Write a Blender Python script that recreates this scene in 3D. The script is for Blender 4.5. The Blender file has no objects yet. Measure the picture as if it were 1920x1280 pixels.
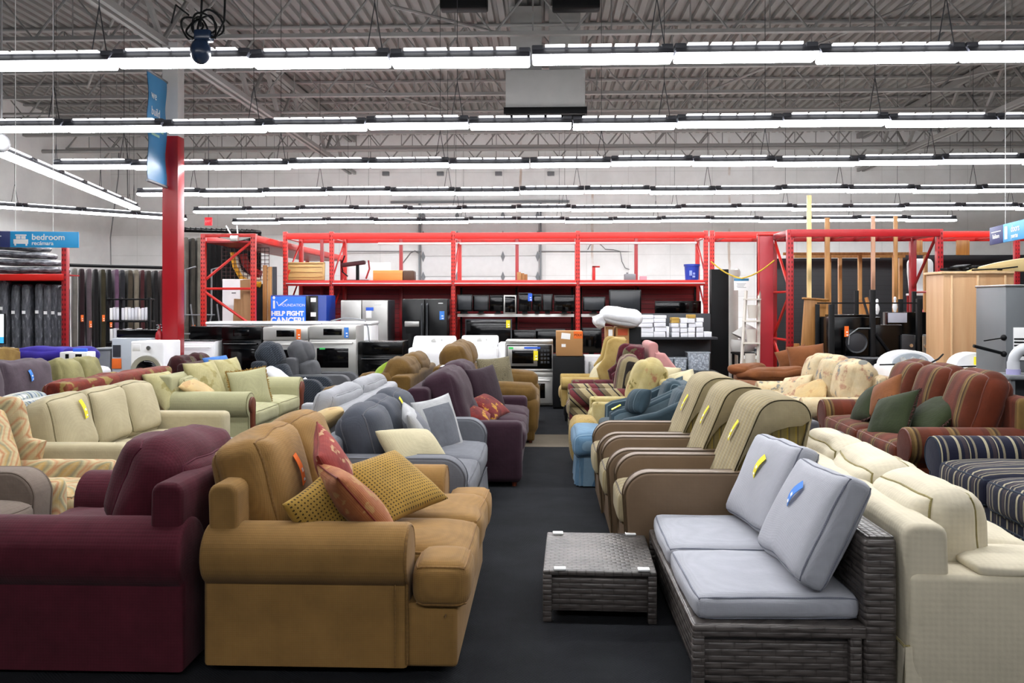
import bpy, bmesh, math, random
from mathutils import Vector, Matrix, noise
R = random.Random(7)
SC = bpy.context.scene
COL = SC.collection
PI = math.pi
# ------------------------------------------------------------------ camera, world, exposure
F, HOR, H, YAW = 1650.0, 570.0, 1.6, math.radians(2.15)
cd = bpy.data.cameras.new('camera')
cam = bpy.data.objects.new('camera', cd)
COL.objects.link(cam)
cam.location = (0, 0, H)
cam.rotation_euler = (PI / 2, 0, YAW)
cd.sensor_width = 36
cd.lens = F / 1920 * 36
cd.shift_y = -(640 - HOR) / 1920
cd.clip_end = 200
SC.camera = cam
w = bpy.data.worlds.new('world')
SC.world = w
w.use_nodes = True
w.node_tree.nodes['Background'].inputs[0].default_value = (.9, .95, 1, 1)
w.node_tree.nodes['Background'].inputs[1].default_value = .02
SC.view_settings.view_transform = 'Standard'
SC.view_settings.look = 'None'
SC.view_settings.gamma = 1
SC.view_settings.exposure = 0.0
LAMP = 37.0      # emission of the tubes
UPL = 2.6        # emission of the slots on top of the fixtures


def at(px, d):
    X = (px - 960) / F * d
    return (X * math.cos(YAW) - d * math.sin(YAW), X * math.sin(YAW) + d * math.cos(YAW))


def hz(py, d):
    return H - (py - HOR) / F * d


def P(px, py, d):
    x, y = at(px, d)
    return Vector((x, y, hz(py, d)))


# ------------------------------------------------------------------ materials
def lin(c):
    if isinstance(c, str):
        c = [int(c[i:i + 2], 16) / 255 for i in (0, 2, 4)]
    return tuple((v / 12.92 if v <= .04045 else ((v + .055) / 1.055) ** 2.4) for v in c[:3]) + (1,)


class NT:
    def __init__(s, name):
        s.m = bpy.data.materials.new(name)
        s.m.use_nodes = True
        s.t = s.m.node_tree
        s.b = s.t.nodes['Principled BSDF']

    def n(s, typ, ins=None, **kw):
        o = s.t.nodes.new('ShaderNode' + typ)
        for k, v in kw.items():
            setattr(o, k, v)
        for k, v in (ins or {}).items():
            s.put(o.inputs[k], v)
        return o

    def put(s, sock, v):
        if isinstance(v, bpy.types.NodeSocket):
            s.t.links.new(v, sock)
        else:
            sock.default_value = v

    def ma(s, op, a, b=0.0, c=0.0):
        o = s.t.nodes.new('ShaderNodeMath')
        o.operation = op
        s.put(o.inputs[0], a); s.put(o.inputs[1], b); s.put(o.inputs[2], c)
        return o.outputs[0]

    def xyz(s):
        tc = s.t.nodes.new('ShaderNodeTexCoord')
        sp = s.n('SeparateXYZ', {0: tc.outputs['Object']})
        return sp.outputs[0], sp.outputs[1], sp.outputs[2], tc.outputs['Object']

    def ramp(s, fac, stops, const=False):
        o = s.t.nodes.new('ShaderNodeValToRGB')
        cr = o.color_ramp
        if const:
            cr.interpolation = 'CONSTANT'
        while len(cr.elements) < len(stops):
            cr.elements.new(.5)
        for e, (p, c) in zip(cr.elements, stops):
            e.position = p
            e.color = lin(c)
        s.put(o.inputs[0], fac)
        return o.outputs[0]

    def mix(s, fac, a, b, mode='MIX'):
        o = s.t.nodes.new('ShaderNodeMix')
        o.data_type = 'RGBA'
        o.blend_type = mode
        s.put(o.inputs[0], fac); s.put(o.inputs[6], a); s.put(o.inputs[7], b)
        return o.outputs[2]

    def noise(s, vec, scale, detail=2.0, rough=.5):
        return s.n('TexNoise', {'Vector': vec, 'Scale': scale, 'Detail': detail, 'Roughness': rough}).outputs[0]

    def bump(s, h, strength=.3, dist=.004):
        o = s.n('Bump', {'Height': h, 'Strength': strength, 'Distance': dist})
        s.t.links.new(o.outputs[0], s.b.inputs['Normal'])

    def col(s, c):
        s.put(s.b.inputs['Base Color'], c)


MATS = {}


def plain(name, c, rough=.5, metal=0.0, var=.08, nscale=6.0, **kw):
    """A painted, moulded or metal surface with a faint unevenness."""
    if name in MATS:
        return MATS[name]
    k = NT(name)
    x, y, z, v = k.xyz()
    f = k.noise(v, nscale, 3)
    base = lin(c)
    dark = tuple(max(0, q * (1 - var * 2)) for q in base[:3]) + (1,)
    k.col(k.mix(f, dark, base))
    k.b.inputs['Metallic'].default_value = metal
    k.put(k.b.inputs['Roughness'], k.ma('MULTIPLY_ADD', f, .12, rough - .06))
    for a, b in kw.items():
        k.b.inputs[a.replace('_', ' ')].default_value = b
    MATS[name] = k.m
    return k.m


def glow(name, c, strength):
    k = NT(name)
    k.b.inputs['Base Color'].default_value = lin(c)
    k.b.inputs['Emission Color'].default_value = lin(c)
    k.b.inputs['Emission Strength'].default_value = strength
    return k.m


def fabric(name, c, c2=None, weave=.008, wamt=.18, nscale=5.0, namt=.35, pat=None, rough=.9, bump=.35, sheen=.06, **o):
    """Upholstery: a pattern (or one colour), blotchy wear, and a woven grid that also raises the surface."""
    k = NT(name)
    x, y, z, v = k.xyz()
    base = lin(c)
    yz = k.ma('ADD', y, z)
    if pat is None:
        colr = base
    elif pat == 'stripe':               # o: axis, period, stops
        ax = {'x': x, 'y': y, 'z': z, 'yz': yz}[o.get('axis', 'x')]
        f = k.ma('FRACT', k.ma('MULTIPLY_ADD', ax, 1.0 / o['period'], 50.13))
        colr = k.ramp(f, o['stops'], True)
    elif pat == 'plaid':
        f = k.ma('FRACT', k.ma('MULTIPLY_ADD', x, 1.0 / o['period'], 50.2))
        g = k.ma('FRACT', k.ma('MULTIPLY_ADD', yz, 1.0 / o['period'], 50.3))
        colr = k.mix(.5, k.ramp(f, o['stops'], True), k.ramp(g, o['stops'], True))
    elif pat == 'zigzag':
        t = k.ma('ABSOLUTE', k.ma('SUBTRACT', k.ma('FRACT', k.ma('MULTIPLY_ADD', yz, 1 / .22, 50)), .5))
        nz = k.ma('MULTIPLY', k.noise(v, 9), .05)
        f = k.ma('FRACT', k.ma('ADD', k.ma('MULTIPLY_ADD', k.ma('ADD', x, k.ma('ADD', k.ma('MULTIPLY', t, .18), nz)), 1 / o['period'], 50), 0))
        colr = k.ramp(f, o['stops'])
    elif pat == 'floral':
        f = k.noise(v, o.get('scale', 9), 4, .6)
        g = k.noise(k.n('VectorMath', {0: v, 1: (3.1, 7.7, 1.3)}, operation='ADD').outputs[0], o.get('scale', 9) * .8, 3, .55)
        a = k.ramp(f, o['stops'], o.get('const', False))
        colr = k.mix(k.ramp(g, [(.0, '000000'), (o.get('cut', .56), '000000'), (o.get('cut', .56) + .03, 'ffffff')]), a, lin(o['motif']))
    elif pat == 'dots':
        p = o['period']
        fx = k.ma('SUBTRACT', k.ma('FRACT', k.ma('MULTIPLY_ADD', x, 1 / p, 50)), .5)
        fy = k.ma('SUBTRACT', k.ma('FRACT', k.ma('MULTIPLY_ADD', y, 1 / p, 50)), .5)
        dd = k.ma('ADD', k.ma('MULTIPLY', fx, fx), k.ma('MULTIPLY', fy, fy))
        colr = k.ramp(k.ma('LESS_THAN', dd, o.get('rad', .05)), [(0, c), (1, o['motif'])])
    elif pat == 'rings':
        vo = k.n('TexVoronoi', {'Vector': v, 'Scale': o.get('scale', 7)}).outputs[0]
        f = k.ma('FRACT', k.ma('MULTIPLY', vo, 9))
        colr = k.ramp(f, [(0, c), (.55, c), (.7, o['motif']), (1, c)])
    elif pat == 'border':               # square panel with a pale border: o: half sizes
        ax = k.ma('GREATER_THAN', k.ma('ABSOLUTE', x), o['hx'])
        ay = k.ma('GREATER_THAN', k.ma('ABSOLUTE', y), o['hy'])
        colr = k.mix(k.ma('MAXIMUM', ax, ay), base, lin(o['motif']))
    f = k.noise(v, nscale, 4, .6)
    sec = lin(c2) if c2 else None
    if sec:
        colr = k.mix(k.ramp(f, [(.35, '000000'), (.68, 'ffffff')]), colr, sec)
    else:
        colr = k.mix(k.ma('MULTIPLY', f, namt), colr, (.02, .015, .01, 1), 'MIX') if False else k.mix(1.0, colr, k.ramp(f, [(.25, (1 - namt * .5,) * 3), (.75, (1, 1, 1))]), 'MULTIPLY')
    kk = 2 * PI / weave
    sx, sy, sz = (k.ma('SINE', k.ma('MULTIPLY', q, kk)) for q in (x, y, z))
    wv = k.ma('ADD', k.ma('ADD', sx, sy), sz)
    g = k.ma('MULTIPLY_ADD', wv, wamt / 3 * .82, (1 - wamt / 2) * .82)
    colr = k.mix(1.0, colr, k.n('CombineColor', {0: g, 1: g, 2: g}).outputs[0], 'MULTIPLY')
    k.col(colr)
    k.b.inputs['Roughness'].default_value = rough
    k.b.inputs['Specular IOR Level'].default_value = .25
    k.b.inputs['Sheen Weight'].default_value = sheen
    k.b.inputs['Sheen Roughness'].default_value = .5
    fold = k.noise(v, 14, 3, .5)
    k.bump(k.ma('MULTIPLY_ADD', wv, .06, k.ma('MULTIPLY', fold, 1.6)), bump, .006)
    return k.m


def wood(name, c, c2, scale=3.0, axis=2, rough=.45):
    k = NT(name)
    x, y, z, v = k.xyz()
    sc = [scale * 8] * 3
    sc[axis] = scale * .5
    v2 = k.n('VectorMath', {0: v, 1: tuple(sc)}, operation='MULTIPLY').outputs[0]
    f = k.noise(v2, 1.0, 5, .6)
    k.col(k.ramp(f, [(.3, c), (.7, c2)]))
    k.b.inputs['Roughness'].default_value = rough
    k.bump(f, .1, .003)
    return k.m


# ------------------------------------------------------------------ mesh building
def T(x, y, z):
    return Matrix.Translation((x, y, z))


def RX(a): return Matrix.Rotation(a, 4, 'X')
def RY(a): return Matrix.Rotation(a, 4, 'Y')
def RZ(a): return Matrix.Rotation(a, 4, 'Z')


class MB:
    """Collects shapes and links them as ONE mesh object."""

    def __init__(s):
        s.bm = bmesh.new()
        s.mats = []
        s.cur = 0

    def add(s, verts, faces, m=None):
        vs = [s.bm.verts.new((m @ Vector(v)) if m is not None else v) for v in verts]
        for f in faces:
            try:
                q = s.bm.faces.new([vs[i] for i in f])
                q.material_index = s.cur
            except ValueError:
                pass
        return s

    def merge(s, b2, m=None):
        b2.verts.index_update()
        vs = [tuple(v.co) for v in b2.verts]
        fs = [[v.index for v in f.verts] for f in b2.faces]
        b2.free()
        return s.add(vs, fs, m)

    def box(s, a, b, bev=0.0, seg=2, m=None):
        x0, y0, z0 = (min(p, q) for p, q in zip(a, b))
        x1, y1, z1 = (max(p, q) for p, q in zip(a, b))
        vs = [(x0, y0, z0), (x1, y0, z0), (x1, y1, z0), (x0, y1, z0), (x0, y0, z1), (x1, y0, z1), (x1, y1, z1), (x0, y1, z1)]
        fs = [(0, 3, 2, 1), (4, 5, 6, 7), (0, 1, 5, 4), (1, 2, 6, 5), (2, 3, 7, 6), (3, 0, 4, 7)]
        if bev <= 0:
            return s.add(vs, fs, m)
        b2 = bmesh.new()
        vv = [b2.verts.new(v) for v in vs]
        for f in fs:
            b2.faces.new([vv[i] for i in f])
        bev = min(bev, .49 * min(x1 - x0, y1 - y0, z1 - z0))
        bmesh.ops.bevel(b2, geom=b2.edges[:], offset=bev, segments=seg, profile=.5, affect='EDGES')
        return s.merge(b2, m)

    def prism(s, pts, a0, a1, axis='x', bev=0.0, seg=3, m=None):
        """Extrude a closed 2-D outline along an axis; for axis x the outline is (y, z), for y (x, z), for z (x, y)."""
        mk = {'x': lambda p, a: (a, p[0], p[1]), 'y': lambda p, a: (p[0], a, p[1]), 'z': lambda p, a: (p[0], p[1], a)}[axis]
        b2 = bmesh.new()
        n = len(pts)
        A = [b2.verts.new(mk(p, a0)) for p in pts]
        B = [b2.verts.new(mk(p, a1)) for p in pts]
        c0, c1 = b2.faces.new(A[::-1]), b2.faces.new(B)
        for i in range(n):
            b2.faces.new((A[i], A[(i + 1) % n], B[(i + 1) % n], B[i]))
        bmesh.ops.recalc_face_normals(b2, faces=b2.faces[:])
        if bev > 0:
            es = list(set(c0.edges[:] + c1.edges[:]))
            bmesh.ops.bevel(b2, geom=es, offset=bev, segments=seg, profile=.5, affect='EDGES', clamp_overlap=True)
        return s.merge(b2, m)

    def cyl(s, p0, p1, r, seg=12, r1=None, m=None, cap=True):
        return s.tube([p0, p1], r, seg, m, r1, cap)

    def tube(s, pts, r, seg=8, m=None, r1=None, cap=True, closed=False):
        pts = [Vector(p) for p in pts]
        n = len(pts)
        vs, fs = [], []
        up = None
        for i, p in enumerate(pts):
            if closed:
                t = pts[(i + 1) % n] - pts[i - 1]
            else:
                t = pts[min(i + 1, n - 1)] - pts[max(i - 1, 0)]
            t = t.normalized() if t.length > 1e-9 else Vector((0, 0, 1))
            if up is None:
                up = Vector((0, 0, 1)) if abs(t.z) < .9 else Vector((1, 0, 0))
            u = t.cross(up)
            u = u.normalized() if u.length > 1e-6 else t.orthogonal().normalized()
            up = u.cross(t)
            q = r if r1 is None else r + (r1 - r) * i / (n - 1)
            for j in range(seg):
                a = 2 * PI * j / seg
                vs.append(p + (u * math.cos(a) + up * math.sin(a)) * q)
        for i in range(n if closed else n - 1):
            for j in range(seg):
                a, b = i * seg + j, i * seg + (j + 1) % seg
                c, d = ((i + 1) % n) * seg + (j + 1) % seg, ((i + 1) % n) * seg + j
                fs.append((a, b, c, d))
        if cap and not closed:
            fs.append(tuple(range(seg))[::-1])
            fs.append(tuple((n - 1) * seg + j for j in range(seg)))
        return s.add(vs, fs, m)

    def lathe(s, prof, seg=20, m=None):
        vs, fs = [], []
        for r, z in prof:
            for j in range(seg):
                a = 2 * PI * j / seg
                vs.append((r * math.cos(a), r * math.sin(a), z))
        for i in range(len(prof) - 1):
            for j in range(seg):
                fs.append((i * seg + j, i * seg + (j + 1) % seg, (i + 1) * seg + (j + 1) % seg, (i + 1) * seg + j))
        return s.add(vs, fs, m)

    def ball(s, c, rx, ry=None, rz=None, seg=16, m=None):
        ry = rx if ry is None else ry
        rz = rx if rz is None else rz
        pr = [(max(1e-4, math.sin(PI * i / 10)), -math.cos(PI * i / 10)) for i in range(11)]
        mm = T(*c) @ Matrix.Diagonal((rx, ry, rz, 1))
        return s.lathe(pr, seg, (m @ mm) if m is not None else mm)

    def cushion(s, w, d, h, r=.05, puff=.03, n=10, wr=.006, wf=5.0, seed=0.0, m=None, side=.012, sag=0.0, ear=0.0):
        """A soft box: rounded edges, domed faces, bulging sides and creases."""
        f = cushion_shape(w, d, h, r, puff, wr, wf, seed, side, sag, ear)
        sm = lambda t: math.copysign(1 - (1 - abs(t)) ** 1.6, t)
        g = [sm(-1 + 2 * i / n) for i in range(n + 1)]
        idx, vs, fs = {}, [], []

        def V(p):
            k = tuple(round(c, 5) for c in p)
            if k not in idx:
                idx[k] = len(vs)
                vs.append(f(p))
            return idx[k]
        for ax in range(3):
            for sg in (-1, 1):
                for i in range(n):
                    for j in range(n):
                        q = []
                        for a, b in ((g[i], g[j]), (g[i + 1], g[j]), (g[i + 1], g[j + 1]), (g[i], g[j + 1])):
                            p = [0, 0, 0]
                            p[ax] = sg
                            p[(ax + 1) % 3] = a
                            p[(ax + 2) % 3] = b
                            q.append(V(p))
                        fs.append(tuple(q if sg > 0 else q[::-1]))
        return s.add(vs, fs, m)

    def piping(s, w, d, h, r=.05, puff=.03, wr=.006, wf=5.0, seed=0.0, m=None, side=.012, sag=0.0, pr=.006, both=True, ear=0.0):
        f = cushion_shape(w, d, h, r, puff, wr, wf, seed, side, sag, ear)
        e = .995
        for sg in ((1, -1) if both else (1,)):
            pts = []
            q = 9
            ring = [(-1 + 2 * i / q, -1) for i in range(q)] + [(1, -1 + 2 * i / q) for i in range(q)] + \
                   [(1 - 2 * i / q, 1) for i in range(q)] + [(-1, 1 - 2 * i / q) for i in range(q)]
            for a, b in ring:
                pts.append(f((a * .9999, b * .9999, sg * .9999)))
            s.tube(pts, pr, 6, m, closed=True)
        return s

    def pillow(s, w, h, t, pinch=.07, n=14, wr=.008, seed=0.0, m=None, pw=.42):
        """A knife-edge throw pillow lying in the xy plane."""
        vs, fs, idx = [], [], {}
        f = pillow_shape(w, h, t, pinch, wr, seed, pw)

        def V(u, v, sg):
            edge = abs(u) > .999 or abs(v) > .999
            k = (round(u, 4), round(v, 4), 0 if edge else sg)
            if k not in idx:
                idx[k] = len(vs)
                vs.append(f(u, v, sg))
            return idx[k]
        g = [math.sin(PI / 2 * (-1 + 2 * i / n)) for i in range(n + 1)]
        for sg in (1, -1):
            for i in range(n):
                for j in range(n):
                    q = [V(g[i], g[j], sg), V(g[i + 1], g[j], sg), V(g[i + 1], g[j + 1], sg), V(g[i], g[j + 1], sg)]
                    fs.append(tuple(q if sg > 0 else q[::-1]))
        return s.add(vs, fs, m)

    def build(s, name, mat, parent=None, sharp=40, kind=None, label=None):
        me = bpy.data.meshes.new(name)
        s.bm.normal_update()
        s.bm.to_mesh(me)
        s.bm.free()
        for q in (mat if isinstance(mat, (list, tuple)) else [mat]):
            me.materials.append(q)
        me.polygons.foreach_set('use_smooth', [True] * len(me.polygons))
        try:
            me.set_sharp_from_angle(angle=math.radians(sharp))
        except Exception:
            pass
        o = bpy.data.objects.new(name, me)
        COL.objects.link(o)
        if parent is not None:
            o.parent = parent
        if kind:
            o['kind'] = kind
        if label:
            o['label'] = label
        return o


def cushion_shape(w, d, h, r, puff, wr, wf, seed, side, sag, ear=0.0):
    hx, hy, hh = w / 2, d / 2, h / 2
    r = min(r, hx * .95, hy * .95, hh * .95)

    def f(p):
        q = Vector((p[0] * hx, p[1] * hy, p[2] * hh))
        i = Vector((max(-hx + r, min(hx - r, q.x)), max(-hy + r, min(hy - r, q.y)), max(-hh + r, min(hh - r, q.z))))
        dv = q - i
        if dv.length > 1e-7:
            i = i + dv.normalized() * r
        a, b, c = 1 - p[0] ** 2, 1 - p[1] ** 2, 1 - p[2] ** 2
        i.z += p[2] * puff * (a * b) ** .6
        i.x += p[0] * side * b * c
        i.y += p[1] * side * a * c
        if ear:
            i.x *= 1 - ear * (1 - p[1] ** 2)
            i.y *= 1 - ear * (1 - p[0] ** 2)
        if sag:
            i.z -= sag * (1 - p[1] ** 2) * (1 + p[2]) / 2
        if wr:
            k = noise.noise_vector(Vector((i.x * wf + seed * 7.3, i.y * wf - seed * 3.1, i.z * wf + seed)))
            i += k * wr
        return i
    return f


def pillow_shape(w, h, t, pinch, wr, seed, pw):
    def f(u, v, sg):
        x = u * w / 2 * (1 - pinch * (1 - v * v))
        y = v * h / 2 * (1 - pinch * (1 - u * u))
        e = max(0.0, (1 - u * u) * (1 - v * v))
        z = sg * t / 2 * e ** pw
        k = noise.noise(Vector((x * 9 + seed * 5, y * 9 + sg * 3, seed * 2.3)))
        return Vector((x, y, z + k * wr * (e + .2)))
    return f


def empty(name, label, cat, loc=(0, 0, 0), rz=0.0, group=None):
    o = bpy.data.objects.new(name, None)
    o.empty_display_size = .1
    COL.objects.link(o)
    o.location = loc if len(loc) == 3 else (loc[0], loc[1], 0)
    o.rotation_euler = (0, 0, rz)
    return tagit(o, label, cat, group)


def tagit(o, label, cat, group=None):
    o['label'] = label
    o['category'] = cat
    if group:
        o['group'] = group
    return o


def one(mb, name, mat, label, cat, M=None, group=None, sharp=40):
    """A thing that is a single mesh; M places it."""
    o = mb.build(name, mat, None, sharp)
    if M is not None:
        o.matrix_world = M
    return tagit(o, label, cat, group)


def dup(root, loc, rz=None, label=None, group=None):
    """A copy of a thing with its parts and sub-parts, sharing mesh data."""
    r = root.copy()
    COL.objects.link(r)
    r.location = loc
    if rz is not None:
        r.rotation_euler = (0, 0, rz)
    if label:
        r['label'] = label
    if group:
        r['group'] = group

    def kids(a, b):
        for ch in list(a.children):
            c = ch.copy()
            COL.objects.link(c)
            c.parent = b
            kids(ch, c)
    kids(root, r)
    return r


def text(body, size, mat, parent, M, name='lettering', align='CENTER', ext=.001, bold=0.0):
    cu = bpy.data.curves.new('lettering_curve', 'FONT')
    cu.body = body
    cu.size = size
    cu.align_x = align
    cu.align_y = 'CENTER'
    cu.extrude = ext
    cu.offset = bold
    to = bpy.data.objects.new('lettering_tmp', cu)
    COL.objects.link(to)
    dg = bpy.context.evaluated_depsgraph_get()
    me = bpy.data.meshes.new_from_object(to.evaluated_get(dg))
    bpy.data.objects.remove(to)
    bpy.data.curves.remove(cu)
    me.materials.clear()
    me.materials.append(mat)
    o = bpy.data.objects.new(name, me)
    COL.objects.link(o)
    o.parent = parent
    o.matrix_local = M
    return o


def arc(cx, cy, r, a0, a1, n=10):
    return [(cx + r * math.cos(math.radians(a0 + (a1 - a0) * i / n)), cy + r * math.sin(math.radians(a0 + (a1 - a0) * i / n))) for i in range(n + 1)]


ORD = 'first second third fourth fifth sixth seventh eighth ninth tenth eleventh twelfth thirteenth fourteenth fifteenth sixteenth seventeenth eighteenth nineteenth twentieth'.split()
# ------------------------------------------------------------------ shared materials
RED = plain('rack_red', 'c21d15', .42)
DRED = plain('post_red', '9c1019', .4)
WHITE = plain('enamel_white', 'f0f0f2', .3)
BLACK = plain('gloss_black', '050506', .2, Specular_IOR_Level=.3)
MBLACK = plain('matt_black', '0c0d0f', .6, Specular_IOR_Level=.2)
STEEL = plain('brushed_steel', 'b4b3b0', .34, .85)
DGLASS = plain('dark_glass', '040405', .1, Specular_IOR_Level=.35)
GREY = plain('grey_metal', '7d8084', .5, .2)
DGREY = plain('dark_grey_metal', '33353a', .5, .2)
CARD = plain('cardboard', 'a77b4c', .85)
PAPER = plain('white_paper', 'efefee', .8, var=.03)
TAGY = plain('tag_yellow', 'f0e020', .7)
TAGO = plain('tag_orange', 'f2701c', .7)
TAGB = plain('tag_blue', '3f86e0', .7)
TAPEB = plain('blue_tape', '2f63d8', .7)
GREENT = plain('green_sticker', '35c45a', .7)
SIGNB = plain('sign_blue', '2ea3e0', .5)
NAVY = plain('sign_navy', '27336e', .5)
WOODM = wood('brown_wood', '8a5524', 'b07a3a')
PINE = wood('pine_lumber', 'd6b874', 'efd9a0')
DWOOD = wood('cherry_wood', '4a1f10', '6d3019')
CHROME = plain('chrome', 'd8d8d8', .15, 1.0)

# ------------------------------------------------------------------ the setting
XL, XR, YB, YF, ZC = -13.0, 17.0, 25.9, -5.0, 6.6


def carpet():
    k = NT('charcoal_carpet')
    x, y, z, v = k.xyz()
    # herringbone rib: direction flips every 9 cm
    t = k.ma('ABSOLUTE', k.ma('SUBTRACT', k.ma('FRACT', k.ma('MULTIPLY_ADD', x, 1 / .34, 50)), .5))
    f = k.ma('SINE', k.ma('MULTIPLY', k.ma('ADD', y, k.ma('MULTIPLY', t, .34)), 2 * PI / .016))
    n = k.noise(v, 3, 5, .6)
    g = k.noise(v, 260, 2)
    a = k.mix(k.ma('MULTIPLY_ADD', f, .35, .5), lin('191a1d'), lin('303236'))
    a = k.mix(k.ma('MULTIPLY', g, .6), a, lin('141518'))
    a = k.mix(1.0, a, k.ramp(n, [(.3, 'c8c8c8'), (.7, 'ffffff')]), 'MULTIPLY')
    strip = k.ma('LESS_THAN', k.ma('ABSOLUTE', k.ma('SUBTRACT', y, 10.35)), .47)   # tan vinyl walkway crossing the aisle
    conc = k.ma('GREATER_THAN', y, 14.6)
    a = k.mix(strip, a, k.mix(n, lin('5f574b'), lin('736a5e')))
    a = k.mix(conc, a, k.mix(n, lin('8c8375'), lin('a59c8c')))
    k.col(a)
    k.b.inputs['Roughness'].default_value = .95
    k.b.inputs['Specular IOR Level'].default_value = .12
    k.bump(k.ma('ADD', k.ma('MULTIPLY', f, .5), g), .5, .004)
    return k.m


def structure(mb, name, mat, sharp=40, parent=None):
    return mb.build(name, mat, parent, sharp, kind='structure')


structure(MB().box((XL, YF, -.1), (XR, YB, 0)), 'floor', carpet())


def wallmat(name, c, block=True):
    k = NT(name)
    x, y, z, v = k.xyz()
    n = k.noise(v, .9, 5, .65)
    a = k.ramp(n, [(.25, c), (.7, 'fafafa')])
    if block:
        ax = k.ma('ABSOLUTE', k.ma('SUBTRACT', k.ma('FRACT', k.ma('MULTIPLY', z, 1 / .61)), .5))
        j1 = k.ma('GREATER_THAN', ax, .488)
        ay = k.ma('ABSOLUTE', k.ma('SUBTRACT', k.ma('FRACT', k.ma('MULTIPLY_ADD', x, 1 / 1.22, 50)), .5))
        j2 = k.ma('GREATER_THAN', ay, .494)
        j = k.ma('MULTIPLY', k.ma('MAXIMUM', j1, j2), .25)
        a = k.mix(j, a, lin('9a9a96'))
        # two rust streaks running down the blocks
        for sx in (1.35, 5.33, -.75):
            rs = k.ma('MULTIPLY', k.ma('LESS_THAN', k.ma('ABSOLUTE', k.ma('SUBTRACT', x, k.ma('MULTIPLY_ADD', k.noise(v, 2), .08, sx))), .035), k.ramp(k.noise(v, 1.4, 4), [(.45, '000000'), (.6, 'ffffff')]))
            a = k.mix(k.ma('MULTIPLY', rs, .5), a, lin('a8763a'))
        k.bump(k.ma('SUBTRACT', n, j), .2, .01)
    k.col(a)
    k.b.inputs['Roughness'].default_value = .8
    return k.m


WBLOCK = wallmat('painted_block_wall', 'e6e6e5')
WPLAIN = wallmat('painted_wall', 'e8e8ea', False)
structure(MB().box((XL, YB, 0), (XR, YB + .2, ZC + .3)), 'wall_back', WBLOCK)
structure(MB().box((XL - .2, YF, 0), (XL, YB + .2, ZC + .3)), 'wall_left', WPLAIN)
structure(MB().box((XR, YF, 0), (XR + .2, YB + .2, ZC + .3)), 'wall_right', WPLAIN)
structure(MB().box((XL, YF - .2, 0), (XR, YF, ZC + .3)), 'wall_front', plain('entry_wall_paint', '8a8c90', .7))

# corrugated steel deck, ribs running away from the viewer
DECK = plain('deck_paint', '8d8c8a', .6)
mb = MB()
pit, dep = .20, .06
prof = []
x = XL
while x < XR:
    prof += [(x, 0), (x + .10, 0), (x + .125, dep), (x + .175, dep)]
    x += pit
vs, fs = [], []
for px_, pz_ in prof:
    vs += [(px_, 8, ZC + pz_), (px_, YB, ZC + pz_)]
for i in range(len(prof) - 1):
    fs.append((2 * i, 2 * i + 1, 2 * i + 3, 2 * i + 2))
mb.add(vs, fs)
mb.box((XL, YF, ZC + .1), (XR, YB, ZC + .3))
structure(mb, 'ceiling', DECK, 20)

JST = plain('joist_paint', '9b9a98', .55)
y = YB - .5
jn = 0
while y > 11:
    mb = MB()
    zb = 5.8
    thick = .05 if jn != 2 else .075
    mb.box((XL, y - .05, ZC - .06), (XR, y + .05, ZC - .02))
    mb.box((XL, y - thick, zb - .02), (XR, y + thick, zb + thick * .8))
    step = 1.22
    x = XL
    while x < XR - step:
        mb.cyl((x, y, zb), (x + step / 2, y, ZC - .04), .022, 5)
        mb.cyl((x + step / 2, y, ZC - .04), (x + step, y, zb), .016, 5)
        mb.cyl((x + step / 2, y + .03, ZC - .04), (x + step / 2, y + .03, zb), .011, 4)
        x += step
    structure(mb, 'roof_joist', JST)
    y -= 1.95
    jn += 1
for gx in (-5.7, 9.15):
    mb = MB()
    for dx in (-.07, .07):
        mb.box((gx + dx - .035, 9, 5.44), (gx + dx + .035, YB, 5.53))
        mb.box((gx + dx - .05, 9, ZC - .2), (gx + dx + .05, YB, ZC - .06))
    y = 9.0
    while y < YB - 1.9:
        mb.cyl((gx, y, 5.5), (gx, y + .975, ZC - .13), .04, 6)
        mb.cyl((gx, y + .975, ZC - .13), (gx, y + 1.95, 5.5), .05, 6)
        y += 1.95
    structure(mb, 'roof_girder', JST)
# braces between joists and sprinkler pipe
for yy, zz, r in ((14.4, 6.2, .03), (18.2, 5.62, .028), (22.3, 5.55, .05)):
    structure(MB().cyl((XL, yy, zz), (XR, yy + .25, zz), r, 8), 'trim_pipe', JST)
for x0, x1, y0, y1 in ((-2.2, .4, 12.5, 17), (3.2, 6.6, 18, 13), (-9, -6, 17, 12.6), (-3.5, -1.5, 17, 24), (10, 7, 14, 22)):
    structure(MB().cyl((x0, y0, 5.86), (x1, y1, 6.5), .025, 6), 'roof_brace', JST)

# square steel column, red below and white above
cx, cy = at(325, 13.2)
colm = NT('column_paint')
_, _, z_, v_ = colm.xyz()
colm.col(colm.mix(colm.ma('GREATER_THAN', z_, 4.1), lin('9a0e1a'), lin('c9c7c6')))
colm.b.inputs['Roughness'].default_value = .35
structure(MB().box((cx - .12, cy - .12, 0), (cx + .12, cy + .12, 5.5), .012), 'column', colm.m)

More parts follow.
